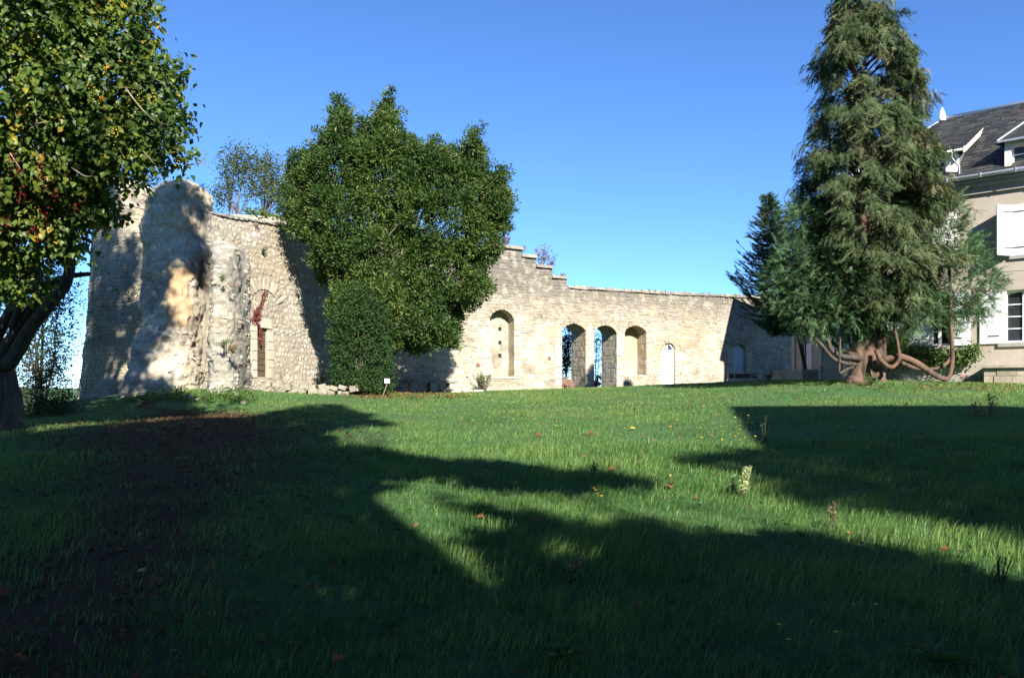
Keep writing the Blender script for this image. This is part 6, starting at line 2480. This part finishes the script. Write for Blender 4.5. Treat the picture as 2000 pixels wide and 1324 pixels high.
# flowers and low plants by the house
b = np.array(fh(hU(1884, .5), 0, .5)); b[2] = zg1(b[0], b[1])
T = plant('pink_flowers', 'little plant with pink flowers at the foot of the house wall by the stone landing', 'plant', b, .22, .14, 60, .08, M_weed, 6, .5)
m = MB()
for _ in range(9):
    c = b + rng.normal(0, 1, 3) * (.10, .08, .03) + UP * .22
    m.add([c + np.array(v) * .028 for v in ((1, 0, 0), (-1, 0, 0), (0, 1, 0), (0, -1, 0), (0, 0, 1), (0, 0, -1))], [np.array([[0, 2, 4], [2, 1, 4], [1, 3, 4], [3, 0, 4], [2, 0, 5], [1, 2, 5], [3, 1, 5], [0, 3, 5]])])
put('petals', m.mesh('petals', M_pink), T)
for px, py, h, lab in ((1785, 742, .3, 'green weed tuft against the plinth right of the cypress foot'), (1700, 752, .28, 'low dark green plant in front of the cypress foot'), (1905, 744, .22, 'small weed beside the stone landing'), (1500, 744, .35, 'tall grass tuft between the trailer and the low wall')):
    plant('weed_tuft', lab, 'plant', G1(px, py), h, .2, 130, .10, M_weed, 9, .5)
# tap post by the cypress
g = G1(1639, 746)
T = thing('garden_tap', 'thin green pipe with a tap beside the left limbs of the cypress', 'tap', g)
m = MB()
m.tube([g - UP * .1, g + UP * .40], .022, 8)
m.tube([g + UP * .40, g + UP * .42 + np.array((.1, -.03, 0)), g + UP * .36 + np.array((.14, -.04, 0))], .016, 6)
put('pipe', m.mesh('pipe', plain_mat('green_paint', (.10, .30, .12), .5)), T)
m = MB()
m.tube([g + UP * .44, g + UP * .47], .03, 8)
put('handle', m.mesh('handle', M_iron), T)


# weeds standing in the lawn
def plume(px, py, h, lab, n, spread, mat=M_plume, tint=.5, size=.022, asp=.9):
    return plant('seeding_weed', lab, 'plant', G1(px, py), h, spread, n, size, mat, 5, tint, asp=asp, top=.25, smat=M_grey)


plume(1449, 975, .42, 'tallest pale seeding weed standing in the lawn before the building shadow', 620, .045, size=.026)
plume(1431, 968, .25, 'shorter pale seeding weed just left of the tallest one', 150, .03, size=.026)
plume(1118, 1140, .22, 'dry brown seed head standing alone in the half-shaded grass', 130, .04, M_straw, .45, .03, .4)
plume(1624, 1035, .26, 'dry pale grass head beside the sunlit long grass', 90, .03, M_straw, .6, .03, .35)
plume(1951, 1150, .26, 'thin dark weed stalk standing at the right edge of the lawn', 60, .05, M_rust, .2, .03, .4)
plume(1161, 935, .26, 'small dark weed sprig at the tip of the long shadow', 30, .03, M_weed, .1, .05, .4)
plume(1492, 868, .55, 'thin pale grass stalk against the building shadow', 30, .03, M_straw, .7, .03, .3)
for px, py, h, lab in ((1905, 815, .34, 'small sapling with orange leaves at the right of the lawn'), (1938, 812, .45, 'taller sapling with rust-red leaves at the right of the lawn')):
    plant('sapling', lab, 'plant', G1(px, py), h, .12, 60, .08, M_rust, 5, .5)

# ------------------------------------------------------------------ grass, litter, flowers
M_grass = leaf_mat('grass_blade', [(0, (.024, .066, .018)), (.35, (.062, .155, .040)), (.6, (.132, .235, .058)), (.8, (.22, .29, .08)), (1, (.36, .32, .15))], .42, .5, .35, .22, .35)
M_litter = leaf_mat('fallen_leaf', [(0, (.045, .025, .018)), (.4, (.10, .048, .028)), (.65, (.20, .075, .03)), (.85, (.34, .14, .05)), (1, (.42, .30, .08))], .2, .8, .2, .05)


def open_lawn(x, y):
    p = np.stack([x, y], -1)
    ok = ((p - R0) @ nR > .15) & ((p - HA) @ hN > .05) | (y < 22)
    ok &= ((p - L0) @ nL > .1) | (y < 28)
    ok &= ~((x < -9.0) & (y > 29.0 - np.clip((-9.0 - x) * .05, 0, 1) + (x < -14) * 1.0))
    ok &= ~((x > -11) & (x < -4.4) & (y > np.interp(x, [-11, -9, -6, -4], [30.6, 31.6, 32.6, 33.6])) & (y < 36) & ((p - L0) @ nL < 3))
    ok &= ((p - HA) @ hN > .05) | (y > 33)
    return ok


def scatter(y0, y1, dens, marg=2.0):
    """random lawn spots between two distances"""
    n = int(dens * ((y1 * 1.30 + 2 * marg) * (y1 - y0)))
    y = rng.uniform(y0, y1, n)
    w = y1 * .65 + marg
    x = rng.uniform(-w, w, n)
    k = np.abs(x) < y * .65 + marg
    x, y = x[k], y[k]
    k = open_lawn(x, y)
    return x[k], y[k]


def fnoise(x, y, s, o=0.0):
    """cheap smooth noise from a few sines"""
    x, y = x * s + o, y * s - o
    return (np.sin(x * 1.7 + 1.3 * np.sin(y * 1.1)) + np.sin(y * 2.1 + 1.7 * np.sin(x * .9 + 2)) + .7 * np.sin((x + y) * 3.3 + 2 * np.sin(x * 2.3)) + .5 * np.sin((x - y) * 6.1 + 1.5 * np.sin(y * 4.7))) / 3.2


def blades(y0, y1, dens, h0, h1, w, seg, tuft=0.0):
    x, y = scatter(y0, y1, dens)
    pw = path_w(x, y)
    k = rng.random(len(x)) > np.clip(pw * 1.1 - .05, 0, .9)
    x, y, pw = x[k], y[k], pw[k]
    f = fnoise(x, y, 1.3) * .5 + fnoise(x, y, .35, 4) * .5
    if tuft:                                       # gather into tufts
        a = fnoise(x, y, 4.5, 7)
        k = rng.random(len(x)) < np.clip(.62 + tuft * a, .12, 1)
        x, y, f = x[k], y[k], f[k]
    n = len(x)
    z = zg(x, y)
    h = rng.uniform(h0, h1, n) * np.clip(1 + .75 * f + .5 * np.clip(fnoise(x, y, .8, 11), 0, 1), .4, 2.2)
    long_ = rng.random(n) < .03
    h[long_] *= 1.6
    az = rng.uniform(0, 2 * math.pi, n)
    lean = np.abs(rng.normal(.45, .42, n)) * h
    dx, dy = np.cos(az) * lean + .30 * h, np.sin(az) * lean
    sx, sy = -np.sin(az + rng.normal(0, .5, n)), np.cos(az)
    ww = w * rng.uniform(.7, 1.3, n)
    B = np.stack([x, y, z - .01], -1)
    Sd = np.stack([sx, sy, np.zeros(n)], -1)
    Sd = nrm(Sd) * ww[:, None] / 2
    tip = B + np.stack([dx, dy, h], -1)
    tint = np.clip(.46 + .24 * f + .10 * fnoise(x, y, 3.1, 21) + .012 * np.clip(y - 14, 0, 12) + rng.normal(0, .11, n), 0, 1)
    dry = rng.random(n) < .03
    tint[dry] = rng.uniform(.8, 1, dry.sum())
    if seg == 2:
        mid = B + np.stack([dx * .38, dy * .38, h * .62], -1)
        V = np.stack([B - Sd, B + Sd, mid + Sd * .8, mid - Sd * .8, tip], 1)
        o = (np.arange(n) * 5)[:, None, None]
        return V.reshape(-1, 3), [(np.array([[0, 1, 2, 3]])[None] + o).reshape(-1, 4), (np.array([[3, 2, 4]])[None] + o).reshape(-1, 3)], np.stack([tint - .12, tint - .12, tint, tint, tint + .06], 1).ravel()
    V = np.stack([B - Sd, B + Sd, tip], 1)
    o = (np.arange(n) * 3)[:, None, None]
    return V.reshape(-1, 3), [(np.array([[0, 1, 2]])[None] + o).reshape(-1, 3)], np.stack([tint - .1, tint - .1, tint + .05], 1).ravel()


def build_grass():
    V, Q, Tr, tn, base = [], [], [], [], 0
    for a in ((2.6, 6, 2900, .04, .10, .005, 2, .35), (6, 10, 2300, .045, .125, .006, 2, .35), (10, 15, 1150, .045, .125, .009, 2, .3), (15, 22, 620, .035, .095, .012, 1, .25), (22, 32, 420, .03, .075, .017, 1, .2), (32, 47, 260, .03, .07, .024, 1, .2)):
        v, fs, t = blades(*a)
        for f in fs:
            (Q if f.shape[1] == 4 else Tr).append(f + base)
        base += len(v)
        V.append(v)
        tn.append(t)
    print('grass verts', base)
    me = new_mesh('grass', np.concatenate(V), [np.concatenate(Q), np.concatenate(Tr)], M_grass, tint=np.clip(np.concatenate(tn), 0, 1))
    props(put('grass', me), 'lawn of rough uneven grass', 'grass', kind='stuff')


build_grass()


def build_litter():
    X, Y, sz, tint = [], [], [], []
    x, y = scatter(2.6, 27, 95)
    k = rng.random(len(x)) < np.clip(path_w(x, y) * .55 + .02, 0, 1)
    X.append(x[k]); Y.append(y[k]); sz.append(rng.uniform(.04, .085, k.sum())); tint.append(np.clip(rng.normal(.30, .20, k.sum()), 0, .9))
    x, y = scatter(3, 45, 3.6)
    k = fnoise(x, y, .5, 33) + rng.normal(0, .5, len(x)) > 0
    x, y = x[k], y[k]
    X.append(x); Y.append(y); sz.append(rng.uniform(.035, .085, len(x))); tint.append(np.clip(rng.normal(.62, .18, len(x)), 0, 1))
    q = np.array([G1(a, b) for a, b in zip(rng.uniform(660, 900, 200), rng.uniform(766, 780, 200))])
    q = np.repeat(q, 4, 0) + rng.normal(0, .25, (800, 3))
    X.append(q[:, 0]); Y.append(q[:, 1]); sz.append(rng.uniform(.06, .11, 800)); tint.append(np.clip(rng.normal(.62, .12, 800), 0, 1))
    q = np.array([G1(a, b) for a, b in zip(rng.uniform(1650, 1990, 160), rng.uniform(752, 764, 160))])
    q = np.repeat(q, 2, 0) + rng.normal(0, .25, (320, 3))
    X.append(q[:, 0]); Y.append(q[:, 1]); sz.append(rng.uniform(.05, .09, 320)); tint.append(np.clip(rng.normal(.6, .12, 320), 0, 1))
    x, y, sz, tint = [np.concatenate(v) for v in (X, Y, sz, tint)]
    n = len(x)
    z = zg(x, y) + np.where(path_w(x, y) > .6, .012, .05) + rng.uniform(0, .02, n)
    C = np.stack([x, y, z], -1)
    a = rng.uniform(0, 6.3, n)
    D = np.stack([np.cos(a), np.sin(a), rng.normal(0, .22, n)], -1)
    Nn = rng.normal(0, .3, (n, 3)) + UP
    props(put('leaf_litter', leaf_mesh('leaf_litter', C, D, Nn, sz, sz * .75, tint, M_litter, rich=True)), 'brown and orange fallen leaves scattered over path and lawn', 'leaf litter', kind='stuff')


build_litter()

# fallen leaves that stand out one by one
for px, py, s, tn, lab in ((814, 1040, .13, 1.0, 'bright yellow fallen leaf on the sunlit strip left of centre'), (1059, 855, .16, .50, 'dark red fallen leaf in mid-lawn, left of a similar one'), (1148, 852, .15, .45, 'dark red fallen leaf in mid-lawn, right of a similar one'), (1208, 821, .13, .72, 'rust-red fallen leaf on the far lawn'),
                           (1086, 838, .13, 1.0, 'small yellow fallen leaf on the far lawn'), (1230, 842, .14, 1.0, 'yellow fallen leaf on the far lawn near the building shadow'), (1202, 924, .14, .75, 'orange fallen leaf above the tip of the long shadow'), (1308, 958, .12, .78, 'orange fallen leaf near the pale seeding weed'),
                           (1052, 1027, .10, .70, 'brown fallen leaf at the edge of the sunlit grass'), (318, 1145, .13, .55, 'large pale curled leaf in the deep shade on the left'), (296, 1184, .10, .55, 'pale leaf just below the large curled one in the shade'), (20, 1170, .12, .55, 'pale leaf at the left edge in the shade'),
                           (945, 1020, .09, .72, 'small rust leaf on the sunlit strip'), (668, 1298, .10, .75, 'orange-brown leaf in the dark grass at the bottom'), (1853, 1088, .08, .70, 'orange leaf in the sunlit grass on the right')):
    g = G1(px, py)
    a = rng.uniform(0, 6.3)
    me = leaf_mesh('fallen_leaf', (g + UP * .07)[None], np.array([[math.cos(a), math.sin(a), .12]]), np.array([[0, -.45, .9]]), s, s * .8, tn, M_litter, rich=True)
    props(put('fallen_leaf', me), lab, 'leaf', 'single fallen leaves on the lawn')


def build_flowers():
    spots = [(rng.uniform(1360, 1480), rng.uniform(815, 880)) for _ in range(46)] + [(1160, 948), (1168, 978), (1158, 983), (1170, 993), (1174, 998), (1166, 992)] + [(rng.uniform(900, 1400), rng.uniform(785, 860)) for _ in range(26)] + [(rng.uniform(850, 930), rng.uniform(775, 800)) for _ in range(8)] \
        + [(1631, 1282), (1668, 1240), (1712, 1240), (1524, 1268), (1533, 1296)]
    m, st = MB(), MB()
    for px, py in spots:
        g = G1(px, py)
        h = rng.uniform(.12, .24)
        c = g + np.array((rng.normal(0, .02), 0, h))
        r = .012 + .0009 * g[1]
        V = [c] + [c + np.array((math.cos(a) * r, math.sin(a) * r * .8 - r * .3, r * .35 * (1 + .3 * rng.normal()))) for a in np.arange(7) * 2 * math.pi / 7]
        m.add(V, [np.array([[0, i + 1, (i + 1) % 7 + 1] for i in range(7)])])
        w = .002 + .0002 * g[1]
        st.add([g + (w, 0, 0), g - (w, 0, 0), c], [np.array([[0, 1, 2]])])
    o = props(put('yellow_flowers', m.mesh('yellow_flowers', M_flower)), 'scattered yellow wild flowers in the lawn', 'flowers', kind='stuff')
    k = props(put('flower_stems', st.mesh('flower_stems', M_grass)), 'thin stems of the wild flowers in the lawn', 'flowers', kind='stuff')


build_flowers()

# broad-leaved weeds in the near shade
for i, (px, py, s, lab) in enumerate(((1100, 1290, .20, 'broad dark dock leaves in the near shade at the bottom centre'), (1830, 1300, .20, 'broad dark dock leaves in the near shade on the right'), (760, 1230, .12, 'low rosette of weed leaves in the half shade'))):
    g = G1(px, py)
    T = thing('dock_plant', lab, 'plant', g)
    n = 9
    a = np.arange(n) * 2.4
    D = np.stack([np.cos(a), np.sin(a), rng.uniform(.3, 1.1, n)], -1)
    for k in range(n):
        put('leaf', leaf_mesh('leaf', (g + UP * .02)[None], D[k:k + 1], UP[None] + rng.normal(0, .1, (1, 3)), s * rng.uniform(.8, 1.3), s * .34, .42, M_weed, rich=True), T)
